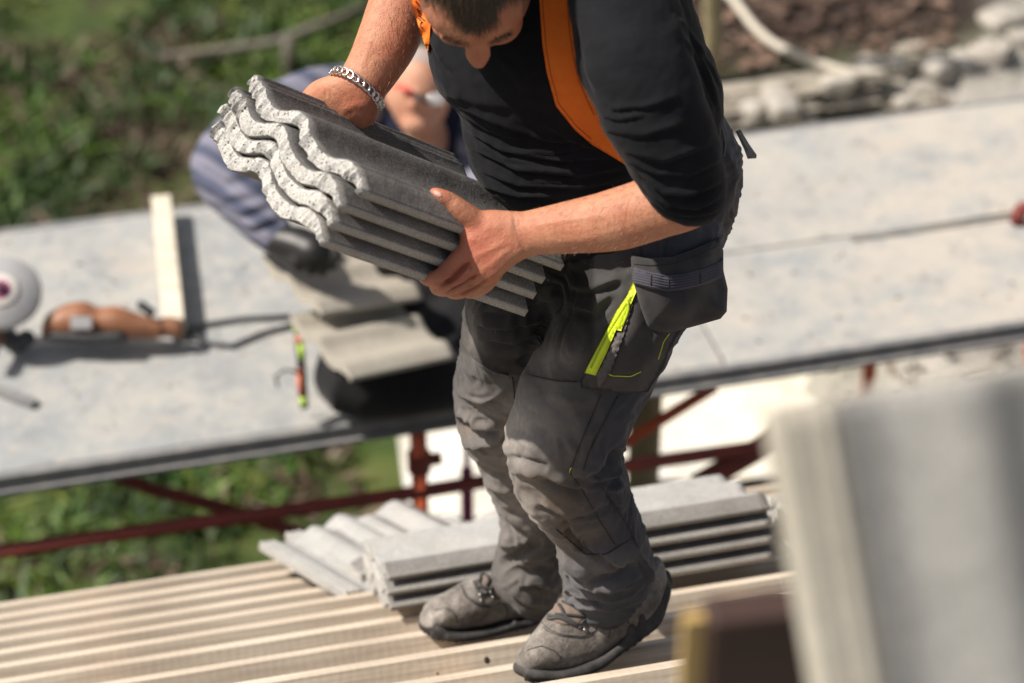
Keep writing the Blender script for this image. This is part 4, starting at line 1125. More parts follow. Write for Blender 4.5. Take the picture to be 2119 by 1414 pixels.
for (x0, y0, x1, y1) in ((1008, 89, 1058, 66), (918, 76, 972, 92)):
    for k in range(150):
        q = rh.uniform(); h, n_ = hit(bvh_body, x0 + (x1 - x0) * q + rh.normal(0, 2), y0 + (y1 - y0) * q + rh.normal(0, 3))
        if h is None: continue
        d_ = ((hr * (1 if x0 < 1000 else -1)) * .7 + hf * .5 + n_ * .5 + Vector(rh.normal(0, .2, 3))).normalized(); sd = d_.cross(n_).normalized() * .0004; st = len(V); L = rh.uniform(.005, .010)
        V += [h - sd, h + sd, h + d_ * L * .6, h + d_ * L]; F += [(st, st + 1, st + 2), (st + 1, st + 3, st + 2)]; FM += [0, 0]
mesh_obj('hair', V, F, None, man, True, mats=[M_hair, M_hair_l], fmat=FM)
# fine hairs on the forearms
V, F = [], []
def arm_hair(x0, y0, x1, y1, w, n, dx, dy):
    for k in range(n):
        t = rh.uniform(); s_ = rh.uniform(-1, 1)
        x = x0 + (x1 - x0) * t - (y1 - y0) / math.hypot(x1 - x0, y1 - y0) * w * s_; y = y0 + (y1 - y0) * t + (x1 - x0) / math.hypot(x1 - x0, y1 - y0) * w * s_
        h, n_ = hit(bvh_body, x, y)
        if h is None: continue
        d_ = (RIGHT * (dx + rh.normal(0, .35)) - UP * (dy + rh.normal(0, .35)) + n_ * .35).normalized(); L = rh.uniform(.006, .014); sd = d_.cross(n_).normalized() * .00009
        st = len(V); V.extend([h - sd, h + sd, h + d_ * L * .6 + n_ * .001, h + d_ * L + n_ * .001]); F.append((st, st + 1, st + 2)); F.append((st + 1, st + 3, st + 2))
arm_hair(1110, 480, 1400, 420, 62, 600, -.8, .6); arm_hair(750, 160, 830, 0, 62, 260, -.3, .9)
mesh_obj('arm_hair', V, F, M_armhair, body, False)

# pullover
s = Soup(); s.pairs(TORSO, 36); torso_only = fuse(s, .006, 2, 1); bvh_torso = bvh_of(torso_only)
s = Soup(); s.pairs(TORSO, 40); s.pairs(SLEEVE, 32); s.pairs(SLEEVE_R, 28)
s.tube([P(1120, -130, 3.77), P(1105, -150, 3.74)], [.085, .07], 20)
s.tube([P(930, -320, 3.86), P(1330, -270, 3.76)], .088, 20)
shirt_me = fuse(s, .0040, 2, 2)
q = lambda L: [(x / 2.2095 + 840, y / 2.2095) for x, y in L]
shf = [(q([(240, 490), (420, 560), (640, 640), (850, 660)]), 6, .0045, 1), (q([(270, 590), (450, 690), (700, 735), (950, 715)]), 6, .0050, 1), (q([(285, 670), (500, 770), (780, 800), (1000, 765)]), 6, .0050, 1),
       (q([(310, 760), (520, 850), (800, 860), (1030, 810)]), 6, .0045, 1), (q([(350, 850), (520, 900), (700, 905)]), 5, .004, 1), (q([(250, 520), (380, 600), (520, 640)]), 4, .0025, 1), (q([(300, 640), (430, 720), (600, 760)]), 4, .002, 1),
       (q([(500, 690), (700, 700), (900, 660)]), 4, .0025, 1), (q([(520, 830), (700, 830), (900, 800)]), 4, .002, 1),
       (q([(1070, 800), (1180, 880), (1300, 890), (1440, 830)]), 6, .0055, 1), (q([(1080, 850), (1200, 935), (1330, 945), (1450, 890)]), 6, .0055, 1), (q([(1100, 905), (1230, 975), (1350, 985), (1445, 950)]), 5, .0045, 1),
       (q([(1020, 735), (1150, 800), (1300, 800), (1450, 720)]), 7, .004, 1), (q([(1000, 690), (1180, 740), (1400, 660)]), 7, .0035, 1), (q([(900, 590), (1080, 620), (1300, 560)]), 8, .003, 1),
       (q([(865, 460), (950, 500), (1100, 490), (1250, 440)]), 7, .003, 1), (q([(880, 520), (980, 545), (1090, 530)]), 6, .003, 1), (q([(1250, 80), (1330, 220), (1390, 400), (1440, 520)]), 6, .0035, 1),
       (q([(1280, 180), (1360, 330), (1420, 440)]), 5, .003, 1), (q([(1310, 190), (1400, 320), (1440, 400)]), 4, .0025, 1), (q([(765, 90), (770, 220), (800, 350), (850, 450)]), 9, -.007, 0),
       (q([(110, 170), (150, 260), (210, 330)]), 6, .004, 1), (q([(120, 330), (200, 420), (330, 470), (520, 500)]), 12, .0035, 0), (q([(400, 240), (500, 330), (560, 440)]), 10, .0025, 0), (q([(130, 190), (170, 280)]), 4, .0025, 1), (q([(620, 560), (760, 640), (900, 700)]), 6, .003, 1)]
folds(shirt_me, [(l, w, a * 1.2, sh) for l, w, a, sh in shf])
co = get_co(shirt_me); no = get_no(shirt_me)
set_co(shirt_me, co + no * (.0022 * vnoise(co * np.array([1, 1, 2.2]), 16, 6) + .0012 * vnoise(co, 45, 7) + .0005 * vnoise(co, 120, 8))[:, None])
finish('pullover', shirt_me, M_shirt, man, True)
bvh_shirt = bvh_of(shirt_me)
s = Soup(); c, a, e = P(1402, 415, 3.612), (P(1480, 457, 3.612) - P(1322, 376, 3.612)) / 2, FWD * .049
# orange braces
strap_px = [(1114, -60), (1116, 0), (1122, 90), (1131, 150), (1150, 220), (1190, 270), (1225, 300), (1262, 322), (1300, 345), (1330, 352), (1330, 330), (1300, 325), (1285, 300), (1268, 285), (1250, 262), (1240, 240), (1222, 205), (1204, 165), (1192, 120), (1184, 60), (1180, 0), (1178, -60)]
br1 = patch('brace', strap_px, bvh_torso, .0035, M_orange, man, step=6, edge=3, lift=.006, relax=4)
bv1 = bvh_of(br1.data)
for L_ in ([(1121, -40), (1123, 10), (1129, 90), (1138, 148), (1156, 215), (1194, 263), (1228, 292)], [(1173, -40), (1174, 10), (1178, 62), (1186, 120), (1197, 166), (1215, 208), (1232, 243)]):
    seam('stitching', L_, bv1, .0007, M_stitch, br1, .0004, 5)
br2 = patch('brace', [(846, -30), (850, 0), (858, 28), (868, 62), (878, 90), (885, 106), (888, 92), (890, 60), (893, 30), (899, 0), (902, -30)], bvh_torso, .0035, M_orange, man, step=5, edge=3, lift=.012, relax=2, fallback=3.7)
bv2 = bvh_of(br2.data)
for line in ([(862, 18), (872, 32)], [(868, 12), (878, 28)], [(865, 24), (874, 20)], [(866, 32), (880, 44), (884, 42)], [(866, 38), (878, 50)], [(872, 46), (870, 54), (878, 62)], [(871, 54), (875, 50)], [(860, 2), (868, 12), (872, 18)]):
    seam('printed_letter', line, bv2, .0011, M_ink, br2, .0003, 3)

# trousers
s = Soup(); s.pairs(PELVIS, 36); s.pairs(LEG_N, 36); s.pairs(LEG_F, 32)
tr_me = fuse(s, .0042, 2, 2)
a3 = lambda L: [(x / 2.356 + 880, y / 2.356 + 560) for x, y in L]
a4 = lambda L: [(x / 3.415 + 840, y / 3.415 + 1000) for x, y in L]
trf = [(a3([(955, 860), (910, 950), (850, 1005), (770, 1005)]), 8, -.012, 0), (a3([(700, 1000), (760, 1005), (850, 1020), (930, 980), (960, 900)]), 12, .007, 1), (a3([(540, 1015), (640, 1060), (780, 1110)]), 9, -.010, 0), (a3([(420, 960), (520, 985), (640, 1030), (760, 1075)]), 11, .007, 0),
       (a3([(375, 830), (405, 890), (420, 960)]), 8, .006, 0), (a3([(395, 905), (500, 930), (600, 960)]), 6, -.004, 0), (a3([(560, 1130), (700, 1190), (850, 1180)]), 9, .006, 1), (a3([(590, 600), (700, 640), (820, 640)]), 10, .003, 0),
       (a3([(420, 640), (560, 660), (720, 760)]), 14, .003, 0), (a3([(430, 1060), (520, 1150), (620, 1260), (740, 1340)]), 9, .005, 0), (a3([(640, 1250), (760, 1210), (900, 1160)]), 8, -.004, 0), (a3([(960, 1000), (920, 1080), (960, 1180)]), 8, .005, 1),
       (a4([(1130, 240), (1240, 430), (1400, 520), (1560, 600)]), 9, .009, 1), (a4([(1140, 330), (1250, 480), (1420, 560)]), 8, -.007, 0), (a4([(1310, 705), (1500, 670), (1650, 570)]), 9, -.010, 0), (a4([(1060, 500), (1150, 600), (1300, 690)]), 9, .007, 1), (a4([(1330, 740), (1500, 720), (1680, 650)]), 8, .006, 1),
       (a4([(1100, 640), (1230, 730), (1360, 760), (1600, 740)]), 8, .005, 1), (a4([(1090, 760), (1250, 820), (1450, 840), (1640, 790)]), 6, .004, 1), (a4([(1080, 820), (1230, 880), (1420, 905), (1600, 870)]), 5, .004, 0), (a4([(1650, 500), (1720, 620), (1740, 720)]), 7, .005, 1),
       (a3([(140, 740), (250, 800), (370, 790)]), 8, -.013, 0), (a3([(150, 690), (260, 745), (380, 750)]), 10, .007, 0), (a3([(170, 850), (260, 850), (380, 830)]), 12, .008, 1), (a3([(230, 425), (330, 490), (400, 515)]), 5, .004, 1), (a3([(150, 590), (260, 640), (400, 610)]), 10, .004, 1),
       (a3([(240, 960), (330, 1010), (430, 1030)]), 9, -.007, 0), (a3([(270, 1040), (370, 1080), (440, 1090)]), 9, .005, 1), (a4([(640, 590), (800, 510), (960, 410)]), 9, -.012, 0), (a4([(600, 640), (720, 730), (850, 820), (1000, 870)]), 9, .009, 1), (a4([(640, 450), (800, 430), (940, 360)]), 12, .006, 1),
       (a4([(630, 190), (750, 270), (930, 350)]), 8, .006, 1), (a4([(700, 640), (880, 640), (1060, 600)]), 8, -.005, 0), (a4([(800, 720), (920, 700), (1080, 760)]), 8, .006, 1),
       (a3([(190, 255), (400, 280), (570, 250)]), 7, .004, 1), (a3([(200, 190), (380, 200), (600, 150)]), 8, .004, 1), (a3([(260, 330), (430, 350), (540, 320)]), 9, .004, 1), (a3([(620, 220), (560, 340), (480, 480)]), 12, -.006, 0), (a3([(650, 60), (620, 200)]), 8, -.007, 0),
       (a3([(700, 180), (820, 200), (900, 120)]), 10, .004, 1), (a3([(690, 80), (820, 90), (950, 40)]), 10, .004, 1), ([(1500, 300), (1520, 360), (1510, 440)], 9, .004, 1)]
folds(tr_me, [(l, w * 1.05, a * 1.8, sh) for l, w, a, sh in trf])
co = get_co(tr_me); no = get_no(tr_me)
set_co(tr_me, co + no * (.0040 * vnoise(co, 13, 16) + .0026 * vnoise(co * np.array([1, 1, 1.8]), 34, 17) + .0008 * vnoise(co, 90, 18) - .0075 * np.abs(vnoise(co * np.array([1, 1, 1.5]) + .25 * vnoise(co, 9, 3)[:, None], 17, 19)))[:, None])
px, py, d = proj(get_co(tr_me)); v = nC - get_co(tr_me)
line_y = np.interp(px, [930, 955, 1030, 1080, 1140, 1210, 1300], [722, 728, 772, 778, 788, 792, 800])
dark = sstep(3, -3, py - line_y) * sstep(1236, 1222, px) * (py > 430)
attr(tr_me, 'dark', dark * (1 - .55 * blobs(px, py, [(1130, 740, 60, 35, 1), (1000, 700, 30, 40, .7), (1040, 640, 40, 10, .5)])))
attr(tr_me, 'blue', sstep(1215, 1290, px + (py - 850) * .25) * .9)
attr(tr_me, 'dust', blobs(px, py, [(1070, 900, 34, 70, .95), (1130, 880, 70, 90, .45), (1150, 745, 70, 32, .30), (990, 860, 60, 60, .40), (1000, 960, 50, 60, .45), (1060, 1050, 60, 60, .40), (1090, 1060, 50, 60, .5), (1150, 1100, 90, 40, .35), (1200, 1230, 80, 50, .30), (1060, 1190, 60, 60, .25), (1490, 350, 40, 100, .18), (975, 690, 16, 60, .4), (1240, 1160, 70, 30, .35)]))
attr(tr_me, 'mud', blobs(px, py, [(1110, 1010, 50, 40, .85), (1170, 1060, 60, 45, .7), (965, 888, 30, 14, .8), (1200, 1110, 60, 30, .5), (1512, 430, 25, 70, .5)]))
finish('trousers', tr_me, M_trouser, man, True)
bvh_tr = bvh_of(tr_me)
bl = lambda X, Y, b_: .016 * sstep(0, 45, b_)
patch('cargo_pocket', a3([(1000, 90), (940, 190), (880, 300), (830, 400), (755, 540), (760, 572), (850, 582), (980, 603), (1085, 592), (1160, 470), (1200, 360), (1250, 285), (1160, 250), (1090, 200), (1060, 120)]), bvh_tr, .008, M_pocket, man, step=7, edge=7, lift=.004, bulge=lambda X, Y, b_: .010 * sstep(0, 40, b_) + .003 * np.sin(X * .09 + Y * .05) * sstep(0, 20, b_), relax=6)
hol = patch('holster_pocket', [(1305, 528), (1345, 534), (1392, 532), (1440, 514), (1490, 492), (1497, 520), (1497, 560), (1506, 598), (1504, 645), (1491, 660), (1450, 672), (1410, 683), (1372, 690), (1338, 678), (1318, 610), (1308, 575)], bvh_tr, .010, M_pocket, man, step=7, edge=8, lift=.014, bulge=lambda X, Y, b_: .022 * sstep(0, 60, b_) + .003 * np.sin(X * .06 - Y * .08) * sstep(0, 20, b_), back=.03, relax=8)
bvh_h = bvh_of(hol.data)
bnd = patch('elastic_band', [(1310, 552), (1345, 563), (1383, 570), (1415, 568), (1448, 558), (1478, 548), (1496, 534), (1498, 572), (1470, 586), (1448, 592), (1415, 600), (1383, 603), (1345, 597), (1311, 588)], bvh_h, .004, M_elastic, man, step=6, edge=4, lift=.003, bulge=lambda X, Y, b_: .0022 * np.abs(np.sin((X - 1310) * .052)), relax=2)
bvh_h = bvh_of(bnd.data)
for x0, y0, x1, y1 in ((1383, 568, 1383, 604), (1448, 556, 1449, 592), (1347, 563, 1347, 596)):
    seam('bar_tack', [(x0, y0), (x1, y1)], bvh_h, .0016, M_seam, man, .0006)
for k in range(6):
    seam('elastic_rib', [(1312, 558 + k * 5.2), (1347, 567 + k * 5.2), (1383, 574 + k * 5.2), (1448, 563 + k * 5.0), (1496, 541 + k * 5.2)], bvh_h, .0011, M_elastic, bnd, .0002)
seam('pocket_hem', [(1306, 546), (1345, 550), (1392, 547), (1440, 530), (1492, 507)], bvh_of(hol.data), .0011, M_seam, man, .0006)
cp = bvh_of([o for o in scene.objects if o.name == 'cargo_pocket'][0].data, tr_me)
zp = patch('zip_tape', a3([(1015, 45), (985, 120), (930, 200), (880, 300), (775, 500), (830, 512), (885, 400), (930, 290), (955, 295), (985, 210), (1005, 160), (1030, 100)]), cp, .003, M_neon, man, step=5, edge=3, lift=.004, relax=3)
patch('worn_trim', a3([(832, 512), (838, 578), (860, 562), (905, 490), (962, 335), (995, 222), (1012, 160), (992, 205), (962, 300), (935, 300), (890, 402)]), cp, .004, M_trim, man, step=5, edge=4, lift=.004, bulge=lambda X, Y, b_: .002 * np.sin(Y * .5 + X * .2), relax=2)
bz = bvh_of(zp.data)
for k in range(44):
    t = k / 44; x, y = a3([(1000 - 195 * t, 130 + 350 * t)])[0]; y += 3 * math.sin(t * 3); x -= 6 * math.sin(t * 3.1)
    h, n_ = hit(bz, x, y)
    if h is None: continue
    s = s if k and 'zt' in globals() else Soup(); zt = 1
    s.box(h - FWD * .0008, RIGHT * .0016 - UP * .0006, (UP * .0011 + RIGHT * .0004), FWD * .0010)
tag(s.build('zip_teeth', M_neond, zp), kind='stuff')
seam('zip_pull', a3([(985, 150), (1000, 190), (970, 240), (950, 290)]), bz, .0022, M_neond, zp, .002)
for L in ([(855, 605), (800, 740), (740, 880), (705, 985), (770, 1080), (850, 1220), (935, 1350)], [(940, 610), (860, 760), (800, 880), (765, 985)], [(830, 1010), (880, 1090), (960, 1200), (1015, 1300), (1050, 1370)], [(470, 497), (560, 522), (660, 540), (755, 540)], [(640, 1262), (780, 1385), (880, 1385), (1015, 1300)], [(235, 425), (330, 490), (420, 512)], [(425, 520), (440, 640)]):
    seam('trouser_seam', a3(L), bvh_tr, .0012, M_seam, man, .0008)
for L in ([(690, 560), (760, 620), (770, 760)],): pass
for L in ([(1170, 1245), (1250, 1264), (1330, 1245)],): pass
for L in ([(880, 497), (912, 512), (1000, 515), (1052, 492), (1060, 480)], [(1135, 430), (1160, 345), (1195, 298)]):
    seam('neon_stitch', a3(L), cp, .0008, M_neon, man, .0010, 4)
seam('neon_stitch', a3([(706, 985), (712, 955), (716, 975)]), bvh_tr, .001, M_neon, man, .0010, 3)
# belt, hip flap
s = Soup(); s.pairs([(1175, 420, 1484, 212, 3.995, 138), (1170, 448, 1496, 236, 4.0, 142)], 40, rnd=False, sub=3); s.build('belt', M_black, man, True)
s = Soup(); s.rings([[P(1522, 272, 4.02), P(1532, 268, 4.10), P(1536, 275, 4.10), P(1526, 280, 4.02)], [P(1536, 300, 4.02), P(1550, 298, 4.10), P(1552, 305, 4.10), P(1540, 310, 4.02)], [P(1546, 322, 4.03), P(1566, 321, 4.10), P(1565, 328, 4.10), P(1547, 329, 4.03)]])
s.build('pocket_flap', M_pocket, man, True)
seam('trouser_seam', [(1492, 260), (1500, 300), (1496, 330)], bvh_tr, .002, M_trim, man, .001)

# boots
def boot(up, sole, lugs, tongue, laces, eyes, paneln, seedn):
    s = Soup(); s.pairs(up, 26, power=2.3)
    for L in paneln[1]: s.limb(L)
    me = fuse(s, .0035, 2, 1); co = get_co(me); no = get_no(me); set_co(me, co + no * (.002 * vnoise(co, 22, seedn) + .0008 * vnoise(co, 70, seedn + 1))[:, None])
    bt_ = finish('boot', me, M_boot, man, True); bv = bvh_of(me)
    s = Soup(); s.pairs([(a_, b_, c_, e_ + 5, g_, h_ + 1) for a_, b_, c_, e_, g_, h_ in sole], 26, power=3.6)
    for i_ in range(len(sole) - 1):
        for q_ in (.15, .5, .85):
            A2, B2 = sole[i_], sole[i_ + 1]; s.limb([(A2[2] + (B2[2] - A2[2]) * q_, A2[3] + (B2[3] - A2[3]) * q_ + 1, A2[4] - .030, 5.5), (A2[2] + (B2[2] - A2[2]) * q_, A2[3] + (B2[3] - A2[3]) * q_ + 7, A2[4] - .028, 5)], 6)
    for l in lugs: s.limb(l, 6)
    me2 = fuse(s, .0028, 1, 1); finish('sole', me2, M_rubber, bt_, True)
    patch('tongue', tongue, bv, .003, M_tongue, bt_, step=5, edge=4, lift=.001, relax=2)
    bv = bvh_of(me, bt_.children[-1].data)
    for L in laces: seam('lace', L, bv, .0030, M_lace, bt_, .002, 4)
    for x, y in eyes:
        h, n_ = hit(bv, x, y)
        if h is not None:
            s = Soup(); a = n_.cross(Vector((0, 0, 1))).normalized(); c = n_.cross(a); s.ell(h + n_ * .0015, a * .0045, c * .0045, n_ * .003, 10, 6); s.build('eyelet', M_steel, bt_, True)
    for L in paneln[0]: seam('boot_seam', L, bv, .0012, M_rubber, bt_, .0001, 5)
boot([(1348, 1150, 1378, 1222, 4.37, 34), (1325, 1175, 1352, 1282, 4.36, 42), (1270, 1220, 1308, 1318, 4.345, 48), (1222, 1238, 1265, 1345, 4.33, 52), (1172, 1240, 1228, 1370, 4.315, 54), (1135, 1268, 1190, 1384, 4.305, 54), (1112, 1300, 1150, 1390, 4.295, 52), (1092, 1326, 1118, 1391, 4.285, 47), (1083, 1346, 1094, 1391, 4.28, 38)],
     [(1358, 1185, 1384, 1226, 4.38, 38), (1334, 1258, 1362, 1287, 4.37, 46), (1296, 1298, 1318, 1324, 4.35, 47), (1262, 1334, 1276, 1352, 4.335, 48), (1215, 1362, 1226, 1386, 4.32, 55), (1150, 1382, 1156, 1404, 4.305, 58), (1105, 1380, 1107, 1403, 4.29, 52), (1086, 1374, 1085, 1398, 4.283, 42)],
     [[(1380, 1215, 4.37, 11), (1374, 1240, 4.37, 13)], [(1362, 1245, 4.36, 12), (1366, 1262, 4.36, 12)], [(1345, 1262, 4.34, 12), (1350, 1280, 4.34, 12)], [(1325, 1278, 4.32, 12), (1326, 1294, 4.32, 12)], [(1305, 1300, 4.31, 11), (1304, 1312, 4.31, 11)], [(1378, 1190, 4.37, 11), (1382, 1205, 4.37, 11)]],
     a4([(1010, 950), (1055, 850), (1130, 850), (1230, 890), (1290, 930), (1230, 1010), (1120, 1010), (1040, 985)]),
     [a4([(1060, 850), (1110, 842), (1180, 872), (1265, 935)]), a4([(1008, 942), (1100, 945), (1160, 985), (1215, 1010)]), a4([(1085, 862), (1130, 950), (1230, 1012)]), a4([(1005, 960), (1090, 955), (1180, 990), (1225, 1025)]), a4([(1250, 900), (1275, 950), (1225, 1000)]), a4([(1060, 930), (1180, 935), (1285, 945)])],
     a4([(1285, 945), (1322, 968), (1222, 1012), (1265, 1038), (1065, 845), (1012, 940)]),
     ([a4([(960, 980), (1000, 1030), (1100, 1072), (1240, 1085), (1330, 1050), (1385, 970), (1395, 920)]), a4([(950, 990), (990, 1040), (1095, 1082), (1240, 1096), (1340, 1060)]), a4([(1395, 920), (1450, 1010), (1420, 1140)]), a4([(860, 1180), (960, 1150), (1060, 1190), (1110, 1250)]), a4([(1600, 900), (1560, 960), (1580, 1010)])], [[(1280, 1190, 4.32, 50), (1290, 1240, 4.33, 48)]]), 31)
boot([(1120, 1215, 1132, 1262, 4.78, 30), (1082, 1195, 1092, 1278, 4.765, 38), (1040, 1188, 1045, 1285, 4.75, 43), (1000, 1190, 1003, 1295, 4.73, 46), (962, 1206, 963, 1302, 4.71, 48), (925, 1226, 925, 1304, 4.70, 48), (902, 1240, 900, 1302, 4.69, 45), (892, 1254, 890, 1300, 4.685, 38)],
     [(1130, 1260, 1132, 1274, 4.785, 34), (1090, 1276, 1092, 1290, 4.77, 40), (1045, 1284, 1046, 1300, 4.75, 44), (1000, 1296, 1000, 1312, 4.73, 48), (950, 1303, 950, 1320, 4.71, 50), (912, 1297, 910, 1317, 4.70, 48), (894, 1286, 892, 1310, 4.69, 41)],
     [[(1120, 1272, 4.75, 7), (1112, 1282, 4.75, 7)], [(1095, 1284, 4.74, 7), (1088, 1292, 4.74, 7)], [(1065, 1290, 4.72, 7), (1058, 1302, 4.72, 7)]],
     a4([(470, 720), (520, 660), (580, 640), (640, 720), (600, 770), (540, 790)]),
     [a4([(480, 700), (510, 740), (570, 740), (620, 770)]), a4([(520, 700), (530, 650), (565, 640), (590, 690), (560, 740)]), a4([(490, 740), (530, 790), (600, 770)]), a4([(500, 690), (560, 760), (620, 800)])],
     a4([(525, 790), (565, 770), (600, 770), (615, 805), (530, 830)]),
     ([a4([(395, 720), (430, 800), (520, 860), (600, 870), (680, 840)]), a4([(388, 725), (424, 808), (516, 870), (604, 880)]), a4([(680, 840), (720, 900), (700, 990)]), a4([(200, 900), (290, 880), (350, 930), (370, 1010)])], [[(1090, 1190, 4.72, 44), (1080, 1235, 4.74, 40)]]), 33)

# curb chain bracelet round the right wrist
W_ = P(737, 187, 3.87); a_ = (P(785, 226, 3.87) - P(688, 157, 3.87)) / 2 * 1.0; b_ = -FWD * .037 + UP * .0135 + RIGHT * .004
brc = tag(empty('bracelet', W_), 'silver curb chain bracelet on the right wrist of the man', 'bracelet')
N = 27
for k in range(N):
    th = 2 * math.pi * k / N; c = W_ + a_ * math.cos(th) + b_ * math.sin(th)
    t = (-a_ * math.sin(th) + b_ * math.cos(th)).normalized(); out = (a_ * math.cos(th) + b_ * math.sin(th)).normalized(); out = (out - t * out.dot(t)).normalized(); side = t.cross(out)
    s = Soup(); ln = .0074; tw = .55
    ea = (t * .9 + side * .55).normalized(); eb = (side * .85 - t * .5 + out * .35).normalized(); en = ea.cross(eb)
    rg = []
    m_ = 18
    for j in range(m_):
        ph = 2 * math.pi * j / m_; cc = c + out * .0022 + ea * ln * math.cos(ph) + eb * .0052 * math.sin(ph); rd = (ea * math.cos(ph) / ln + eb * math.sin(ph) / .0052).normalized()
        rg.append([cc + rd * .0021 * math.cos(u) + en * .0014 * math.sin(u) for u in [2 * math.pi * w_ / 8 for w_ in range(8)]])
    rg.append(rg[0]); s.rings(rg, cap=False); s.build('chain_link', M_silver, brc, True)
# ------------------------------------------------------------------ the second worker on the platform
P_base = P
def P(x, y, d): return P_base(x, y, d + .13)
w2 = tag(empty('person', pl(820, 790)), 'second worker kneeling on the platform in blue checked sleeves and black gloves', 'person')
b = Soup()
c2 = P(868, 195, 6.72)
b.ell(c2, RIGHT * .088, UP * .118 - FWD * .02, FWD * .098)
b.ell(c2 - UP * .085 - RIGHT * .0 - FWD * .02, RIGHT * .055, UP * .04, FWD * .055)
b.ell(c2 - UP * .03 - FWD * .095 - RIGHT * .01, RIGHT * .016, UP * .03, FWD * .022)
b.ell(c2 - RIGHT * .088 - UP * .01, RIGHT * .012, UP * .03, FWD * .018)
b.limb([(880, 270, 6.8, 45), (890, 330, 6.9, 60)])
b.pairs([(760, 250, 1000, 240, 6.95, 70), (720, 330, 1010, 320, 6.95, 80), (740, 450, 1010, 450, 7.0, 80), (780, 560, 1010, 560, 7.0, 80)])
b.limb([(735, 240, 6.88, 45), (560, 265, 6.72, 42), (460, 345, 6.6, 40), (520, 425, 6.52, 34), (590, 500, 6.46, 26), (640, 520, 6.44, 30)])
b.limb([(985, 260, 6.9, 45), (1010, 400, 6.75, 40), (930, 500, 6.6, 34), (830, 540, 6.5, 26)])
b.limb([(900, 600, 6.87, 60), (800, 695, 6.93, 56), (725, 785, 6.59, 50), (820, 800, 6.60, 44), (900, 795, 6.63, 40)])
b.limb([(965, 600, 6.90, 60), (940, 710, 6.8, 60), (905, 785, 6.68, 48), (980, 782, 6.74, 38)])
me = fuse(b, .010, 3, 2); attr(me, 'red', get_co(me)[:, 0] * 0 + .15); attr(me, 'dark_tone', get_co(me)[:, 0] * 0)
finish('body', me, M_skin2, w2, True)
s = Soup(); s.limb([(745, 212, 6.88, 82), (650, 215, 6.8, 76), (545, 260, 6.72, 68), (458, 345, 6.6, 68), (512, 420, 6.52, 60), (568, 486, 6.47, 43)])
s.limb([(985, 260, 6.9, 62), (1010, 400, 6.75, 58), (930, 500, 6.6, 46)])
me = fuse(s, .009, 2, 1)
folds(me, [([(410, 330), (470, 370), (520, 360)], 14, .010, 1), ([(400, 370), (470, 410), (540, 400)], 12, .010, 1), ([(430, 410), (500, 440), (560, 420)], 12, .010, 1), ([(460, 440), (520, 470), (580, 450)], 10, .010, 1), ([(620, 150), (680, 190), (720, 180)], 14, .01, 1)])
finish('sleeves', me, M_sleeve2, w2, True)
s = Soup(); s.pairs([(720, 205, 1010, 205, 6.93, 95), (700, 300, 1035, 300, 6.95, 110), (720, 420, 1040, 430, 7.0, 110), (750, 560, 1040, 560, 7.0, 110), (770, 620, 1040, 620, 7.0, 100)])
me = fuse(s, .010, 2, 1); finish('waistcoat', me, M_navy, w2, True)
s = Soup(); s.limb([(900, 590, 6.85, 98), (800, 690, 6.92, 86), (722, 782, 6.60, 76), (800, 802, 6.60, 66), (880, 796, 6.60, 62), (960, 782, 6.66, 60)]); s.limb([(965, 590, 6.88, 98), (940, 700, 6.78, 92), (900, 782, 6.66, 74), (985, 780, 6.72, 56)])
me = fuse(s, .010, 2, 1)
folds(me, [([(860, 620), (900, 680), (920, 760)], 12, .008, 0)])
finish('work_trousers', me, M_black, w2, True)
s = Soup(); s.limb([(575, 498, 6.46, 34), (615, 508, 6.44, 42), (650, 524, 6.42, 44)])
for x, y in ((612, 548), (638, 556), (662, 558), (684, 545)): s.limb([(x - 5, y - 30, 6.42, 17), (x, y - 8, 6.40, 14), (x + 5, y + 6, 6.40, 11)], 8)
s.limb([(660, 500, 6.42, 16), (690, 512, 6.40, 14), (700, 530, 6.39, 11)], 8)
me = fuse(s, .006, 2, 1); finish('glove', me, M_glove, w2, True)
s = Soup(); s.limb([(885, 525, 6.53, 33), (855, 536, 6.5, 33), (828, 542, 6.48, 33), (800, 550, 6.46, 25)])
me = fuse(s, .006, 2, 1); finish('glove', me, M_glove, w2, True)
s = Soup(); s.ell(c2 + UP * .052 + FWD * .015, RIGHT * .094, UP * .085, FWD * .104); s.build('cap', M_pinkcap, w2, True)
gl = tag(empty('safety_glasses', c2), 'clear safety glasses with red temples on the kneeling worker', 'glasses')
s = Soup(); q0 = P(822, 178, 6.62); s.tube([q0, P(838, 184, 6.60), P(858, 196, 6.60)], .008, 8); s.build('temple', M_redplastic, gl, True)
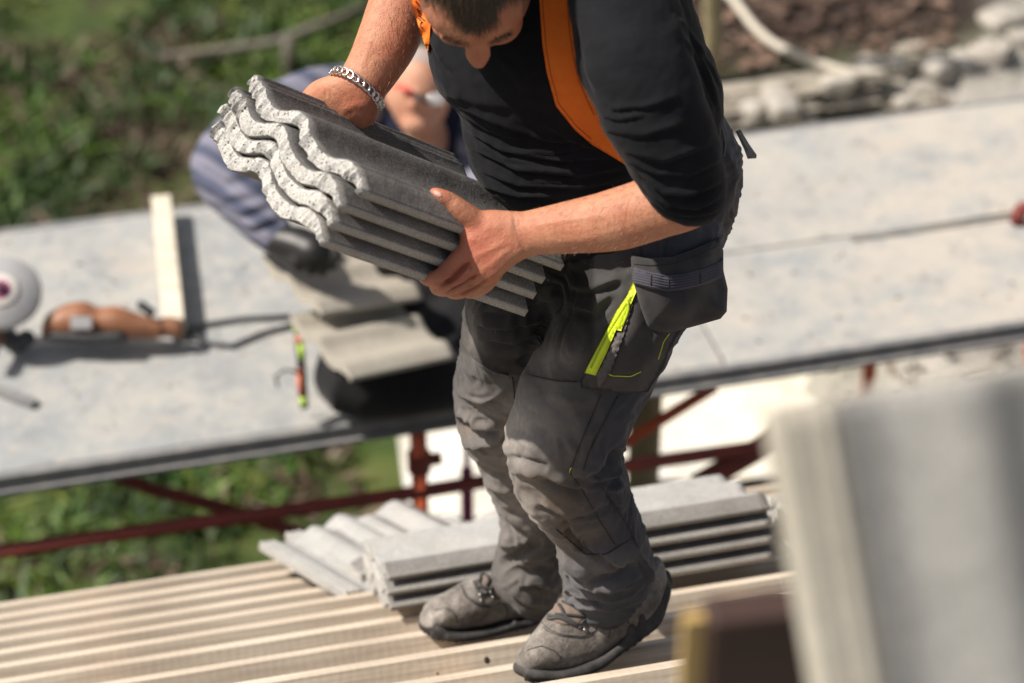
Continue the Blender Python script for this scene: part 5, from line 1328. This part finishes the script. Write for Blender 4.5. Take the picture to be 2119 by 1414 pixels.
s = Soup(); s.tube([P(856, 196, 6.60), P(872, 206, 6.60), P(886, 210, 6.60)], .006, 8); s.build('frame', M_dark, gl, True)
s = Soup(); s.ell(P(902, 206, 6.61), RIGHT * .026, UP * .019, FWD * .006); s.build('lens', M_glass, gl, True)
tb = tag(empty('tool_belt', P(620, 740, 6.6)), 'lime and coral trimmed strap hanging beside the knee of the second worker', 'strap')
for x0, y0, x1, y1, m_ in ((610, 665, 616, 690, M_lime), (618, 695, 620, 712, M_coral), (622, 712, 626, 745, M_lime), (618, 765, 624, 820, M_coral), (626, 822, 630, 842, M_lime)):
    s = Soup(); s.tube([P(x0, y0, 6.55 + (y0 - 660) * .0002), P(x1, y1, 6.55 + (y1 - 660) * .0002)], .009, 8); s.build('trim', m_, tb, True)
s = Soup(); s.tube([P(575, 800, 6.6), P(570, 780, 6.58), P(590, 765, 6.57), P(618, 770, 6.56)], .004, 6); s.tube([P(614, 660, 6.56), P(622, 740, 6.58), P(630, 845, 6.6)], .012, 8); s.build('webbing', M_dark, tb, True)
tag(Soup().build('x', None), None) if False else None
s = Soup(); s.ell(P(837, 842, 6.55), RIGHT * .010, UP * .010, FWD * .006, 12, 8); tag(s.build('steel_nut', M_silver, None, True), 'small shining steel nut on the platform edge below the black knee', 'nut')
me_cream = tile_mesh(43, False, LT=.33, mats=[M_tile_cream, M_tile_cream, M_tile_cream, M_tile_cream])
def w_tile(p, qx, qy, label):
    o = P(*p); X = (P(*qx) - o).normalized(); Y = (P(*qy) - o); Y = (Y - X * Y.dot(X)).normalized(); Z = X.cross(Y)
    if Z.dot(FWD) > 0: X = -X; o = P(*qx); X = (P(*p) - o).normalized(); Y = (P(*qy) - P(*p)); Y = (Y - X * Y.dot(X)).normalized(); Z = X.cross(Y)
    m4 = frame_mat(o, X, Y, Z); tile_obj(me_cream, m4, label, 'tiles the kneeling worker handles')
w_tile((622, 650, 6.50), (815, 612, 6.66), (690, 795, 6.22), 'lower pale tile on the knee of the kneeling worker')
w_tile((548, 528, 6.62), (752, 498, 6.80), (614, 664, 6.33), 'upper pale tile under the black glove of the kneeling worker')

P = P_base
